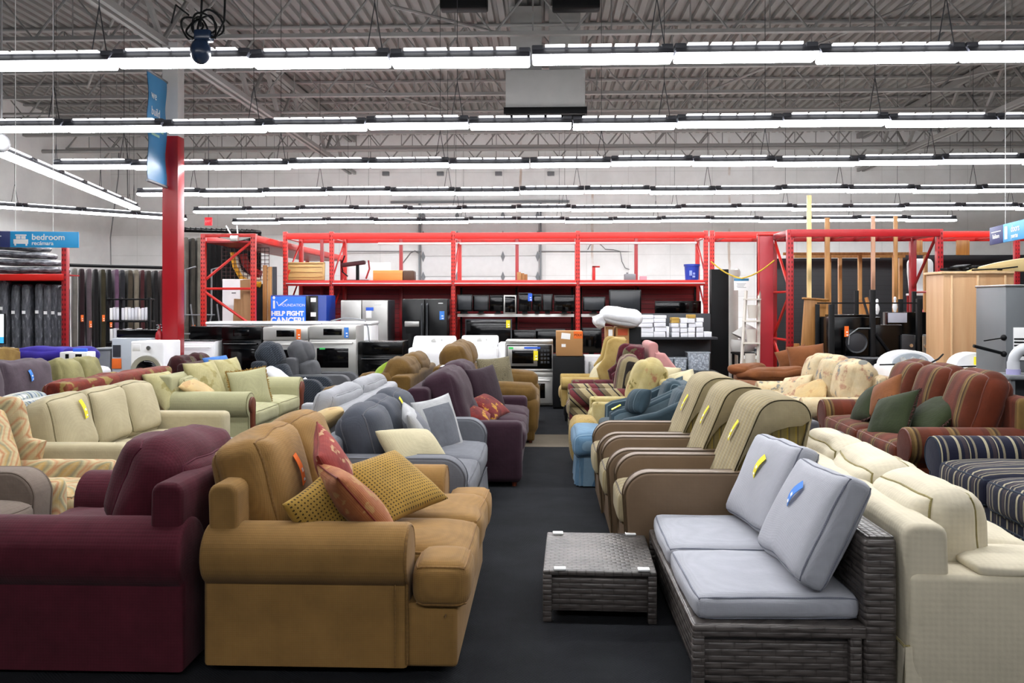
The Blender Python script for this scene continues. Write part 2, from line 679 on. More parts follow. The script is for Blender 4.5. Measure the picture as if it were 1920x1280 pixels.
# overhead door with tracks and hinges in the back wall
dx0, dx1 = at(790, YB)[0], at(1010, YB)[0]
dr = MB()
for i in range(7):
    dr.box((dx0, YB - .05, .02 + i * .6), (dx1, YB - .005, .6 + i * .6), .012)
door = structure(dr, 'door_1', plain('door_white', 'ededee', .5))
hg = MB()
for i in range(2, 8):
    for px in (793, 857, 943, 1008):
        hx = at(px, YB)[0]
        hg.prism([(hx - .06, .6 * i), (hx, .6 * i - .16), (hx + .06, .6 * i), (hx, .6 * i + .16)], YB - .075, YB - .05, 'y')
structure(hg, 'door_hinge', GREY, parent=door)
tr = MB()
for xx in (dx0 - .06, dx1 + .06):
    tr.box((xx - .025, YB - .12, 0), (xx + .025, YB - .02, 4.6))
tr.box((dx0 - .9, YB - .2, 4.56), (dx1 + .9, YB - .12, 4.63))
structure(tr, 'door_track', GREY, parent=door)

# conduits on the walls
cdm = plain('conduit_grey', '8a8a8c', .5, .4)
for pts in ([P(208, 500, 25.8), P(207, 446, 25.8), P(222, 330, 25.8), P(223, 275, 25.8), P(203, 258, 25.8)],
            [P(240, 400, 25.8), P(238, 260, 25.8)], [P(1565, 430, 25.8), P(1565, 300, 25.8)],
            [P(640, 471, 25.8), P(790, 471, 25.8)], [P(1010, 471, 25.8), P(1420, 473, 25.8)]):
    structure(MB().tube(pts, .016, 6), 'wall_conduit', cdm)
structure(MB().tube([P(1102, 468, 25.75), P(1106, 460, 25.7), P(1112, 455, 25.7), P(1120, 454, 25.7), P(1128, 460, 25.7), P(1135, 467, 25.7), P(1150, 468, 25.7), P(1163, 471, 25.7), P(1166, 490, 25.7), P(1172, 502, 25.7), P(1180, 505, 25.7)], .013, 6), 'wall_conduit', cdm)
structure(MB().tube([P(750, 500, 25.7), P(770, 474, 25.7), P(778, 470, 25.7), P(788, 477, 25.7)], .02, 6), 'wall_conduit', cdm)
for px in (724, 826, 935, 1033):
    b = MB()
    c = P(px, 326, 25.8)
    b.box((c.x - .1, c.y - .1, c.z - .06), (c.x + .1, c.y, c.z + .06), .01, m=None)
    structure(b, 'wall_vent', GREY)

# ------------------------------------------------------------------ lamps
TUBE = glow('lamp_glow', 'fbfcff', LAMP)
SLOT = glow('lamp_slot_glow', 'fbfcff', UPL)
HOUS = plain('lamp_housing', '505158', .5)
LL = 1.22


def lamp_proto():
    t = empty('strip_light', '', 'lamp')
    h = MB()
    h.prism([(-.11, 0), (.11, 0), (.07, .045), (.04, .058), (-.04, .058), (-.07, .045)], -LL / 2 + .01, LL / 2 - .01, 'x')
    h.box((-LL / 2 + .006, -.03, .05), (LL / 2 - .006, .03, .08))
    h.build('housing', HOUS, t)
    for s in (-1, 1):
        MB().box((s * (LL / 2 - .056) - .05, -.06, .05), (s * (LL / 2 - .056) + .05, .06, .095), .01).build('bracket', HOUS, t)
    MB().box((-LL / 2 + .012, -.102, -.044), (LL / 2 - .012, .102, -.002), .016).build('lamp_tube', TUBE, t)
    u = MB()
    for i in range(5):
        x0 = -LL / 2 + .12 + i * .2
        u.box((x0, -.055, .081), (x0 + .17, .055, .099))
    u.build('uplight_slot', SLOT, t)
    return t


HANG = {}


def hang_wire(parent, zl):
    """Inverted V of wire up to the roof deck."""
    if zl not in HANG:
        m = MB()
        for s in (-1, 1):
            m.tube([(LL / 2 - .14 + s * .07, 0, .07), (LL / 2 - .14, 0, .5)], .005, 5)
        m.tube([(LL / 2 - .14, 0, .5), (LL / 2 - .14, 0, ZC - zl - .06)], .004, 5)
        HANG[zl] = m.build('hanger_wire', DGREY, parent)
        return
    o = HANG[zl].copy()
    COL.objects.link(o)
    o.parent = parent


proto = lamp_proto()
used = [False]


def lamp(x, y, z, rz, label, group):
    if not used[0]:
        used[0] = True
        o = proto
        o.location = (x, y, z)
        o.rotation_euler = (0, 0, rz)
    else:
        o = base_dup(x, y, z, rz)
    o['label'] = label
    o['group'] = group
    return o


def base_dup(x, y, z, rz):
    r = proto.copy()
    COL.objects.link(r)
    r.location = (x, y, z)
    r.rotation_euler = (0, 0, rz)
    for ch in PARTS:
        c = ch.copy()
        COL.objects.link(c)
        c.parent = r
    return r


PARTS = list(proto.children)
ZL = 3.72
ROWS = [(7.6, -5.0, 5.4), (10.4, -7.0, 6.9), (13.3, -7.55, 8.6), (16.6, -7.8, 10.0), (19.7, -7.96, 11.4), (22.4, -8.04, 10.65)]
for i, (yy, x0, x1) in enumerate(ROWS):
    n = round((x1 - x0) / LL)
    for k in range(n):
        o = lamp(x0 + LL * (k + .5), yy, ZL + .012 * math.sin(k * 1.7 + i), 0, f'glowing white strip lamp in the {ORD[i]} long ceiling row counted from the viewer', f'strip lamps of the {ORD[i]} row')
        if k % 2 == 0:
            hang_wire(o, ZL)
for i, yy in enumerate((4.6, -.7)):
    for k in range(9):
        lamp(-5.0 + LL * (k + .5), yy, ZL, 0, ('white strip lamp in the ceiling row above the wicker table', 'white strip lamp in the ceiling row behind the viewer')[i], ('strip lamps above the wicker table', 'strip lamps behind the viewer')[i])
# the row over the rug department, running away towards the column, and one crossing it
a, b = Vector(at(-80, 10.95)), Vector(at(278, 20.5))
n = int((b - a).length / LL)
ang = math.atan2(b.y - a.y, b.x - a.x)
for k in range(n):
    p = a + (b - a).normalized() * LL * (k + .5)
    o = lamp(p.x, p.y, ZL, ang, 'white strip lamp in the slanting row leading to the red column', 'strip lamps of the slanting row')
    if k % 2 == 0:
        hang_wire(o, ZL)
a, b = Vector(at(-80, 18.5)), Vector(at(430, 22.6))
n = int((b - a).length / LL)
ang = math.atan2(b.y - a.y, b.x - a.x)
for k in range(n):
    p = a + (b - a).normalized() * LL * (k + .5)
    o = lamp(p.x, p.y, ZL, ang, 'white strip lamp in the low row above the hanging rugs', 'strip lamps above the rugs')
    if k % 2 == 0:
        hang_wire(o, ZL)

# ------------------------------------------------------------------ things under the roof
d0 = 14.2
x0, x1 = at(948, d0)[0], at(1097, d0)[0]
t = empty('air_duct', 'pale box-shaped ventilation duct hanging from the roof with black grille', 'duct', ((x0 + x1) / 2, d0 + .55, hz(210, d0)))
wd = (x1 - x0) / 2
MB().box((-wd, -.55, .06), (wd, .55, .68), .01).build('plenum', plain('duct_paint', 'bdbcba', .6), t)
g = MB().box((-wd - .03, -.6, -.04), (wd + .03, -.57, .07), .006)
g.box((-wd - .03, .57, -.04), (wd + .03, .6, .07)).box((-wd - .03, -.57, -.04), (-wd, .57, .07)).box((wd, -.57, -.04), (wd + .03, .57, .07))
for i in range(5):
    g.box((-wd, -.5 + i * .22, -.03), (wd, -.47 + i * .22, .05))
g.build('grille', MBLACK, t)
q = MB()
q.box((-wd + .06, -.2, .68), (-.06, .45, ZC - .07 - hz(210, d0)), .01).box((.06, -.2, .68), (wd - .06, .45, ZC - .07 - hz(210, d0)), .01)
q.build('trunk', plain('duct_paint', 'bdbcba', .6), t)
for s, px in ((-1, 870), (1, 1080)):
    p = P(px, 5, 13.0)
    b = MB()
    b.box((-.35, -.12, -.12), (.35, .12, .12), .03)
    b.cyl((0, 0, .1), (0, 0, ZC - p.z), .03, 8)
    one(b, 'roof_bracket', MBLACK, 'black bracket clamp high under the roof, the one ' + ('nearer to' if s < 0 else 'farther from') + ' the red column', 'bracket', T(*p))

# coil of cable and camera dome by the column head
p = P(376, 96, 7.3)
t = empty('cable_coil', 'loose coil of dark cable looped above a dark blue dome by the column', 'cable', p)
m = MB()
for i in range(5):
    r = .085 + .012 * (i % 3)
    cxx = (-.07, .02, .07, -.03, .04)[i]
    m.tube([(cxx + r * math.cos(a * PI / 12), .05 * math.sin(a * PI / 6 + i), .1 + r * 1.05 + r * math.sin(a * PI / 12) * 1.05) for a in range(24)], .009, 6, closed=True)
m.tube([(0, 0, .2), (.02, 0, .6), (0, 0, ZC - p.z - .01)], .009, 6)
m.tube([(.12, 0, .1), (.2, 0, .25), (.22, 0, .8), (.2, 0, ZC - p.z - .01)], .009, 6)
m.tube([(-.1, 0, .3), (-.25, .1, .42), (-.33, .2, .3)], .008, 6)
m.build('loop', MBLACK, t)
MB().ball((0, 0, 0), .085, .085, .11).box((-.04, -.06, .08), (.1, .06, .17), .02).build('dome', plain('dome_blue', '22344f', .25), t)

# hanging banner beside the column
pa, pb = P(277, 143, 12.35), P(311, 143, 13.05)
L = (Vector((pb.x, pb.y)) - Vector((pa.x, pa.y))).length
ang = math.atan2(pb.y - pa.y, pb.x - pa.x)
zt, zb = 4.86, hz(343, 12.5)
t = empty('hanging_banner', 'tall blue banner with white writing hung beside the red column', 'banner', (pa.x, pa.y, zb), ang)
mb = MB()
N = 20
vs, fs = [], []
for i in range(N + 1):
    for j in range(5):
        for s in (-.004, .004):
            vs.append((L * j / 4, s + .012 * math.sin(i * .7 + j), .03 + (zt - zb) * i / N))
for i in range(N):
    for j in range(4):
        a0 = (i * 5 + j) * 2
        b0 = ((i + 1) * 5 + j) * 2
        fs += [(a0, a0 + 2, b0 + 2, b0), (a0 + 1, b0 + 1, b0 + 3, a0 + 3)]
mb.add(vs, fs)
bm_ = plain('banner_blue', '2b86bd', .4)
mb.build('cloth', bm_, t)
mb = MB()
mb.cyl((-.03, 0, .02), (L + .03, 0, .02), .022, 10).cyl((-.03, 0, zt - zb + .03), (L + .3, 0, zt - zb + .03), .022, 10)
mb.build('rod', GREY, t)
for s, zz, sz in (('we', 1.25, .17), ('build', 1.02, .17), ('strength', .80, .09), ('together', .68, .09)):
    if sz > .1:
        text(s, sz, PAPER, t, T(.08, -.022, zz) @ RX(PI / 2), align='LEFT')
mb = MB()
for zz, ln, c in ((.84, .42, 0), (.76, .46, 0), (.68, .3, 0)):
    mb.box((.08, -.024, zz), (.08 + ln, -.02, zz + .035))
mb.build('small_print', plain('print_pale', '9cc3b0', .6), t)

# exit sign
p = P(391, 415, 22.0)
t = empty('exit_sign', 'small glowing red EXIT sign hanging beyond the red column', 'sign', p)
MB().box((-.09, -.03, -.1), (.09, .03, .1), .01).build('case', glow('exit_red', 'e02a34', .9), t)
text('EXIT', .07, PAPER, t, T(0, -.032, 0) @ RX(PI / 2))
MB().cyl((0, 0, .1), (0, 0, ZC - p.z), .01, 6).build('stem', GREY, t)


def dept_sign(name, label, pa, pb, hgt, navy_frac, words, navy_words, icon):
    L = (Vector((pb.x, pb.y)) - Vector((pa.x, pa.y))).length
    ang = math.atan2(pb.y - pa.y, pb.x - pa.x)
    t = empty(name, label, 'sign', (pa.x, pa.y, pa.z), ang)
    f = L * navy_frac
    MB().box((f, -.008, -hgt), (L, .008, 0), .003).build('panel', SIGNB, t)
    MB().box((0, -.009, -hgt), (f, .009, 0), .003).build('brand_panel', NAVY, t, label='navy end panel')
    h = hgt
    text(words[0], h * .52, PAPER, t, T(f + h * 1.25, -.011, -h * .36) @ RX(PI / 2), align='LEFT', bold=.0015)
    text(words[1], h * .34, PAPER, t, T(f + h * 1.25, -.011, -h * .74) @ RX(PI / 2), align='LEFT', bold=.001)
    text(navy_words, h * .34, PAPER, t, T(f / 2, -.012, -h * .58) @ RX(PI / 2), bold=.0012)
    m = MB().box((f * .15, -.012, -h * .34), (f * .85, -.009, -h * .29))
    if icon == 'bed':
        q = f + h * .2
        m.box((q, -.013, -h * .78), (q + h * .85, -.009, -h * .5)).box((q + .15 * h, -.013, -h * .48), (q + h * .4, -.009, -h * .3)).box((q + .45 * h, -.013, -h * .48), (q + h * .7, -.009, -h * .3))
        m.box((q + .1 * h, -.013, -h * .28), (q + h * .75, -.009, -h * .2)).box((q + .05 * h, -.013, -h * .9), (q + h * .15, -.009, -h * .78)).box((q + .7 * h, -.013, -h * .9), (q + h * .8, -.009, -h * .78))
    else:
        q = f + h * .3
        m.box((q, -.013, -h * .85), (q + h * .42, -.009, -h * .15))
    m.build('icon', PAPER, t)
    wv = MB()
    for xx in (f + .05, f + (L - f) * .62):
        wv.cyl((xx, 0, 0), (xx, 0, ZC - pa.z), .004, 5)
    wv.build('wire', PAPER, t)
    return t


dept_sign('department_sign', 'blue hanging sign reading bedroom over the wrapped bundles', P(-90, 432, 9.5), P(148, 434, 9.7), .175, .455, ('bedroom', 'recámara'), 'ReStore', 'bed')
dept_sign('department_sign', 'blue hanging sign reading doors above the tall wooden crate', P(1857, 427, 10.1), P(2010, 402, 7.95), .20, .2, ('doors', 'puertas'), 'ReStore', 'door')
p = P(3, 268, 11)
b = MB().ball((0, 0, 0), .1, .1, .12)
b.cyl((0, 0, .1), (0, 0, ZC - p.z), .012, 6)
one(b, 'camera_dome', plain('dome_pale', 'b8b8bb', .4), 'pale round camera dome hanging over the rug department', 'camera', T(*p))
# ------------------------------------------------------------------ upholstery builders
def price_tag(parent, M, mat, w=.045, h=.13, label=None, bent=.0):
    m = MB()
    n = 5
    vs = []
    for i in range(n + 1):
        z = -h * i / n
        y = -bent * math.sin(PI * i / n)
        for xx in (-w / 2, w / 2):
            vs += [(xx, y - .0015, z), (xx, y + .0015, z)]
    fs = []
    for i in range(n):
        a, b = i * 4, i * 4 + 4
        fs += [(a, a + 2, b + 2, b), (a + 1, b + 1, b + 3, a + 3), (a, b, b + 1, a + 1), (a + 2, a + 3, b + 3, b + 2)]
    fs += [(0, 1, 3, 2), (n * 4, n * 4 + 2, n * 4 + 3, n * 4 + 1)]
    m.add(vs, fs)
    o = m.build('price_tag', mat, parent, label=label)
    o.matrix_local = M
    s = MB()
    s.box((-w * .1, -.005 - bent * .7, -h * .62), (w * .3, -.002 - bent * .5, -h * .5)).box((-w * .05, -.004 - bent * .3, -h * .9), (w * .35, -.002, -h * .78))
    s.build('sticker', PAPER, o)
    return o


def legs(t, W, D, h, mat, r=.028, inset=.07, tip=.7):
    for sx in (-1, 1):
        for sy in (-1, 1):
            x, y = sx * (W / 2 - inset), sy * (D / 2 - inset)
            MB().cyl((x, y, 0), (x, y, h + .02), r * tip, 10, r).build('leg', mat, t)


BACKM = {}


def tag_on(t, i, u, v, mat, rot=.3, w=.05, h=.13):
    """A price tag hanging on the front of back cushion i."""
    M, hh = BACKM[t.name][i]
    return price_tag(t, M @ T(u, v, hh + .004) @ RX(-PI / 2) @ RY(rot), mat, w, h, None, .012)


def roll_profile(W, r, z0, top, sx, over=.65):
    cx = W / 2 - r
    cz = top - r
    xo = cx + r * (1 - over)
    a0 = -math.degrees(math.acos((xo - cx) / r))
    pts = [(cx - r, z0), (xo, z0)] + arc(cx, cz, r, a0, 180, 18)
    return [(sx * x, z) for x, z in pts]


def sofa(name, label, cat, loc, rz, W, D, mat, sh=.45, ah=.62, aw=.2, bh=.78, bt=.18, n=2, arm='roll', back='cush', ch=.92, ct=.2,
         st=.17, leg=.07, legmat=None, skirt=False, pipe=None, T_=False, arm_mat=None, cush_mat=None, seat_mat=None, lean=.2, armset=0.0,
         puff=.03, seed=0.0, wings=False, camel=0.0, arms=(1, 1), group=None, wr=.012, armprof=None, wood=None, sweep=.06, back_r=.07, side_gap=.01,
         nb=None, over=.65, bevel=.02, base_mat=None, skirt_h=.2, ear=0.0, leg_in=.07, bshift=0.0):
    t = empty(name, label, cat, loc, rz, group)
    nb = nb or n
    arm_mat, cush_mat, base_mat = arm_mat or mat, cush_mat or mat, base_mat or mat
    seat_mat = seat_mat or cush_mat
    if not skirt:
        legs(t, W, D, leg, legmat or DWOOD, inset=leg_in)
    XO = W / 2 - aw * .55 * over - .006 if arm == 'roll' else W / 2 - .014
    b = MB().box((-XO, -D / 2 + .02, leg), (XO, D / 2 - .02, sh - st + .015), .02, 3)
    b.build('base', base_mat, t)
    if skirt:
        s = MB()
        for (x0, y0), (x1, y1) in (((-W / 2 + .01, -D / 2), (W / 2 - .01, -D / 2)), ((W / 2 - .01, -D / 2), (W / 2 - .01, D / 2)), ((W / 2 - .01, D / 2), (-W / 2 + .01, D / 2)), ((-W / 2 + .01, D / 2), (-W / 2 + .01, -D / 2))):
            K = 24
            vs, fs = [], []
            nx, ny = (y1 - y0), -(x1 - x0)
            ln = math.hypot(nx, ny)
            nx, ny = nx / ln, ny / ln
            for i in range(K + 1):
                u = i / K
                wv = .008 * math.sin(i * 1.9 + seed)
                for zz, off in ((.015, .012 + wv), (skirt_h, 0)):
                    for th in (0, -.01):
                        vs.append((x0 + (x1 - x0) * u + nx * (off + th), y0 + (y1 - y0) * u + ny * (off + th), zz))
            for i in range(K):
                a, c = i * 4, i * 4 + 4
                fs += [(a, c, c + 2, a + 2), (a + 1, a + 3, c + 3, c + 1), (a, a + 1, c + 1, c), (a + 2, c + 2, c + 3, a + 3)]
            s.add(vs, fs)
        s.build('skirt', base_mat, t)
        q = MB()
        q.tube([(-W / 2 + .02, -D / 2, skirt_h), (W / 2 - .02, -D / 2, skirt_h), (W / 2 - .02, D / 2, skirt_h), (-W / 2 + .02, D / 2, skirt_h)], .006, 6, closed=True)
        q.build('piping', pipe or base_mat, t)
    yf = -D / 2 + armset
    for sx, on in ((-1, arms[0]), (1, arms[1])):
        if not on:
            continue
        m = MB()
        if arm == 'roll':
            r = aw * .55
            m.prism(roll_profile(W, r, leg, ah, sx, over), yf, D / 2 + .012, 'y', bevel, 3)
        elif arm == 'track':
            m.box((sx * (W / 2 - aw), yf, leg), (sx * W / 2, D / 2 - .02, ah), bevel * 1.6, 4)
        elif arm == 'round':
            pr = [(yf + .03, leg), (D / 2 - .03, leg), (D / 2 - .03, ah)] + arc(yf + .15, ah - .15, .15, 90, 172, 10)
            m.prism(pr, sx * (W / 2 - aw), sx * W / 2, 'x', bevel, 3)
        elif arm == 'pad':
            m.box((sx * (W / 2 - aw + .03), yf + .03, leg), (sx * (W / 2 - .01), D / 2 - .05, ah - .12), .04, 4)
            m.cushion(aw + .03, D - .1 - armset, .24, .1, .03, 8, .02, 5, seed + sx, T(sx * (W / 2 - aw / 2), yf + (D - armset) / 2 - .05, ah - .11))
            m.cushion(aw + .02, .2, .42, .09, .02, 8, .015, 5, seed - sx, T(sx * (W / 2 - aw / 2), yf + .08, ah - .34))
        elif arm == 'prof':
            m.prism([(yf + p, q) for p, q in armprof], sx * (W / 2 - aw), sx * W / 2, 'x', min(bevel * 2, aw * .4), 4)
        ao = m.build('arm', arm_mat, t)
        if pipe and arm in ('round', 'prof'):
            q = MB()
            pts = [(yf + .03, leg)] + arc(yf + .15, ah - .15, .15, 172, 90, 10) + [(D / 2 - .04, ah)] if arm == 'round' else [(yf + p, z) for p, z in armprof if z > leg + .05]
            for xx in (W / 2 - aw + .012, W / 2 - .012):
                q.tube([(sx * xx, y, z - .004) for y, z in pts], .007, 6)
            q.build('piping', pipe, ao)
        if pipe and arm == 'roll':
            q = MB()
            r = aw * .55
            q.tube([(x, yf + .004, z) for x, z in roll_profile(W, r - .012, leg + .02, ah - .012, sx, over)][1:], .006, 6)
            q.build('piping', pipe, ao)
        if wood:
            r = aw * .55
            pr = [(sx * (W / 2 - 2 * r + .02), .02), (sx * (W / 2 - r * .9), .02), (sx * (W / 2 - r * .75), ah - 2.2 * r)] + [(sx * x, z) for x, z in arc(W / 2 - r, ah - r, r * .62, -60, 200, 14)] + [(sx * (W / 2 - 1.5 * r), ah - 2.2 * r)]
            MB().prism(pr, yf - .025, yf + .01, 'y', .01, 2).build('arm_facing', wood, ao)
    # back frame, leaning outwards
    xw = XO - .004
    m = MB()
    if camel:
        K = 24
        pts = [(-xw, leg + .05), (xw, leg + .05), (xw, bh - camel)]
        for i in range(K + 1):
            u = 1 - 2 * i / K
            pts.append((u * (xw - .02), bh - camel + camel * math.cos(u * PI / 2) ** .8))
        pts.append((-xw, bh - camel))
        m.prism(pts, D / 2 - bt, D / 2, 'y', bt * .35, 4)
    else:
        pr = [(D / 2 - bt, leg + .05), (D / 2 - .02, leg + .05), (D / 2, bh - .06)] + arc(D / 2 - .05, bh - .05, .05, 0, 90, 5) + arc(D / 2 - bt + .05 + sweep * .3, bh - .05, .05, 90, 180, 5)
        m.prism(pr, -xw, xw, 'x', .025, 3)
    m.build('backrest', base_mat, t)
    if wings:
        for sx in (-1, 1):
            y1 = D / 2 - .01
            yb = D / 2 - bt
            pr = [(y1, ah - .1), (y1, bh - .02)] + arc(yb - .02, bh - .1, .1, 80, 160, 6) + [(yb - .16, bh - .28), (yb - .26, ah + .12), (yb - .22, ah - .04)]
            MB().prism(pr, sx * (W / 2 - .10), sx * (W / 2 - .005), 'x', .035, 4).build('wing', mat, t)
    # seat cushions
    inner = W - 2 * aw + .01
    sw = inner / n
    sd = D - bt + .02
    for i in range(n):
        x = -inner / 2 + sw * (i + .5)
        m, q = MB(), MB()
        kw = dict(r=.05, puff=puff, seed=seed + i, wr=wr * .7)
        M = T(x, -D / 2 - .02 + sd / 2, sh - st / 2)
        m.cushion(sw - side_gap, sd, st, n=12, m=M, **kw)
        if pipe:
            q.piping(sw - side_gap, sd, st, m=M, **kw)
        if T_ and (i == 0 or i == n - 1):
            sx = -1 if i == 0 else 1
            ew = aw * .86 + .1
            ex = sx * (inner / 2 + aw * .86 - ew / 2)
            k2 = dict(r=.05, puff=.012, seed=seed + i + 4, wr=.004)
            M2 = T(ex, -D / 2 - .02 + (armset - .01) / 2, sh - st / 2 + .004)
            m.cushion(ew, armset + .01, st, n=8, m=M2, **k2)
            if pipe:
                q.piping(ew, armset + .01, st, m=M2, **k2)
        o = m.build('seat_cushion', seat_mat, t, 60)
        if pipe:
            q.build('piping', pipe, o)
    # back cushions
    if back == 'cush':
        inner_b = inner + (0 if arm != 'track' else .02)
        bw = inner_b / nb
        bz0 = sh + .005
        hh = (ch - bz0) / math.cos(lean)
        for i in range(nb):
            x = -inner_b / 2 + bw * (i + .5)
            tilt = lean + .04 * math.sin(seed * 3 + i * 2.1)
            M = T(x, D / 2 - bt - ct * .42 + math.sin(tilt) * .04 + bshift, bz0 + hh / 2 * math.cos(tilt)) @ RX(PI / 2 - tilt) @ RZ(.03 * math.sin(seed + i * 1.7))
            kw = dict(r=min(back_r, ct * .45), puff=puff * 1.5, seed=seed + 11 + i, wr=wr, side=.02, ear=ear)
            BACKM.setdefault(t.name, []).append((M, ct / 2 + puff * 1.5))
            m = MB().cushion(bw - side_gap, hh, ct, n=14, m=M, **kw)
            o = m.build('back_cushion', cush_mat, t, 60)
            if pipe:
                MB().piping(bw - side_gap, hh, ct, m=M, **kw).build('piping', pipe, o)
    elif back == 'slab':
        hw = W / 2 - aw + .05
        pr = [(D / 2 - .42, sh - .1), (D / 2 - .05, sh - .1), (D / 2 + .10, ch - .12)] + arc(D / 2, ch - .1, .1, 0, 90, 8) + arc(D / 2 - .06, ch - .14, .14, 90, 158, 8)
        MB().prism(pr, -hw, hw, 'x', .02, 3).build('backrest_cushion', RECD, t, label='gold striped sides')
        q = 1.0
        outer = [(D / 2 - .40, sh)] + arc(D / 2 - .06, ch - .14, .155, 158, 90, 8) + arc(D / 2, ch - .1, .115, 90, 0, 8) + [(D / 2 + .075, ch - .3)]
        inn = [(D / 2 - .385, sh)] + arc(D / 2 - .06, ch - .14, .141, 158, 90, 8) + arc(D / 2, ch - .1, .101, 90, 0, 8) + [(D / 2 + .06, ch - .3)]
        cv = MB().prism(outer + inn[::-1], -hw - .012, hw + .012, 'x', .004, 2)
        flap = outer[:-1] + [(D / 2 + .06 - .40 * math.sin(PI / 2 * q / 8), ch - .14 - (ch - .16 - sh) * (1 - math.cos(PI / 2 * q / 8))) for q in range(9)]
        for sx in (-1, 1):
            cv.prism(flap, sx * hw, sx * (hw + .012), 'x', .003, 2)
        cv.build('back_cover', cush_mat, t, label='oatmeal striped cover')
    elif back == 'puff':
        bw = inner / nb
        for i in range(nb):
            x = -inner / 2 + bw * (i + .5)
            m = MB()
            M = T(x, D / 2 - bt - .06, sh + .17) @ RX(PI / 2 - lean)
            m.cushion(bw - .01, .36, .26, .11, .05, 12, .02, 5, seed + i, M)
            M = T(x, D / 2 - bt + .03, ch - .17) @ RX(PI / 2 - lean - .12)
            m.cushion(bw - .02, .38, .27, .12, .05, 12, .025, 5, seed + i + 3, M)
            m.build('back_cushion', cush_mat, t, 60)
    return t


def faceR(xf, y0, y1, D):
    return ((xf - D / 2, (y0 + y1) / 2), PI / 2, y1 - y0, D)


def faceL(xf, y0, y1, D):
    return ((xf + D / 2, (y0 + y1) / 2), -PI / 2, y1 - y0, D)


def ori(yaw, lean=.3, roll=0.0):
    return RZ(yaw) @ RX(PI / 2 - lean) @ RZ(roll)


def throw_pillow(label, c, rot, w, h, t, mat, pipe=None, seed=0.0, pinch=.07, fringe=None, group=None, wr=.012):
    M = T(*c) @ rot
    e = bpy.data.objects.new('throw_pillow', None)
    COL.objects.link(e)
    e.matrix_world = M
    tagit(e, label, 'pillow', group)
    MB().pillow(w, h, t, pinch, 14, wr, seed).build('cover', mat, e, 75)
    f = pillow_shape(w, h, t, pinch, wr, seed, .42)
    if pipe or fringe:
        q = MB()
        k = 10
        ring = [(-1 + 2 * i / k, -1) for i in range(k)] + [(1, -1 + 2 * i / k) for i in range(k)] + [(1 - 2 * i / k, 1) for i in range(k)] + [(-1, 1 - 2 * i / k) for i in range(k)]
        if pipe:
            q.tube([f(u, v, 1) for u, v in ring], .005, 6, closed=True)
            q.build('piping', pipe, e)
        else:
            rr = random.Random(int(seed * 10))
            for i in range(len(ring)):
                p = f(*ring[i], 1)
                p2 = f(*ring[(i + 1) % len(ring)], 1)
                for s in range(4):
                    a = p.lerp(p2, s / 4)
                    d = Vector((a.x, a.y, 0)).normalized() * .022 + Vector((rr.uniform(-.008, .008), rr.uniform(-.008, .008), rr.uniform(-.012, .012)))
                    q.cyl(a, a + d, .006, 5, .003)
            q.build('fringe', fringe, e)
    return e


# ------------------------------------------------------------------ fabrics
TAN = fabric('tan_chenille', 'a67e46', weave=.008, wamt=.14, namt=.3, bump=.25)
TANPIPE = fabric('tan_welt', '9c7440', weave=.02)
BURG = fabric('burgundy_chenille', '5a1b2a', weave=.013, wamt=.14, namt=.35, nscale=9)
BURGP = fabric('burgundy_welt', '652034')
TAUPE = fabric('taupe_microfibre', '85766a', wamt=.08)
FLAME = fabric('flame_stitch', 'cdbb8c', pat='zigzag', period=.19, wamt=.1,
               stops=[(0, 'd9c79a'), (.16, 'e2cfa4'), (.28, 'cf8f63'), (.4, 'dcc79a'), (.55, 'd3b070'), (.68, 'a5a284'), (.8, 'ddcda0'), (.9, 'd6a077'), (1, 'd9c79a')])
BEIGE = fabric('beige_microfibre', 'bfb391', wamt=.06, namt=.18)
BEIGEP = fabric('beige_welt', '8f8463')
SAGE = fabric('sage_twill', 'b3b088', wamt=.1, namt=.15)
SAGEP = fabric('sage_welt', '908c64')
SAGEFL = fabric('sage_brocade', 'c4bb88', pat='floral', scale=7, cut=.55, stops=[(.3, 'c8bf8e'), (.7, 'b6ad7a')], motif='aa9f66', wamt=.08)
RUSTFL = fabric('rust_floral', '7a2f22', pat='floral', scale=6.5, cut=.56, stops=[(.3, '5a1d18'), (.5, '8c3524'), (.7, '7a4a2c')], motif='9c8448', wamt=.08, namt=.4)
PURG = fabric('mauve_velvet', '63565f', wamt=.05, namt=.4)
OLIVE = fabric('olive_suede', 'a39c6c', wamt=.05, namt=.4)
PLAIDB = fabric('blue_plaid', 'dfe0d6', pat='plaid', period=.13, wamt=.06, stops=[(0, 'e6e6dc'), (.3, '5f7487'), (.48, 'e6e6dc'), (.6, 'aab07f'), (.75, 'e6e6dc'), (.9, '7d8fa0')])
WINGT = fabric('tan_wing', '9a7d42', '7d5f30', wamt=.1)
PINKS = fabric('pink_stripe', 'd8b09a', pat='stripe', axis='x', period=.17, stops=[(0, 'd9b29c'), (.35, 'eacfbd'), (.5, 'c98f80'), (.62, 'e3c3ae'), (.8, 'b99a80')], wamt=.06)
DKFL = fabric('dark_floral', '3c1d1d', pat='floral', scale=8, cut=.57, stops=[(.3, '2b1416'), (.6, '4a2022')], motif='5b5236', wamt=.06)
CHAR = fabric('charcoal_weave', '343a45', pat='stripe', axis='yz', period=.035, stops=[(0, '2b3039'), (.5, '3f4650')], wamt=.3, weave=.03)
GREYR = fabric('grey_leatherette', '5b5c60', wamt=.03, rough=.6, sheen=0)
LGREY = fabric('pale_grey_slipcover', 'a6a7ab', wamt=.05, namt=.15)
GREYS = fabric('grey_slipcover', '75777e', wamt=.08, namt=.15)
GREYB = fabric('slate_grey_cushion', '4d515b', wamt=.08, namt=.15)
GREYP = fabric('grey_welt', '6e7077')
PURP = fabric('plum_microfibre', '39202d', wamt=.05, namt=.3)
PURPD = fabric('plum_pillow', '2e1a26', wamt=.05, namt=.2)
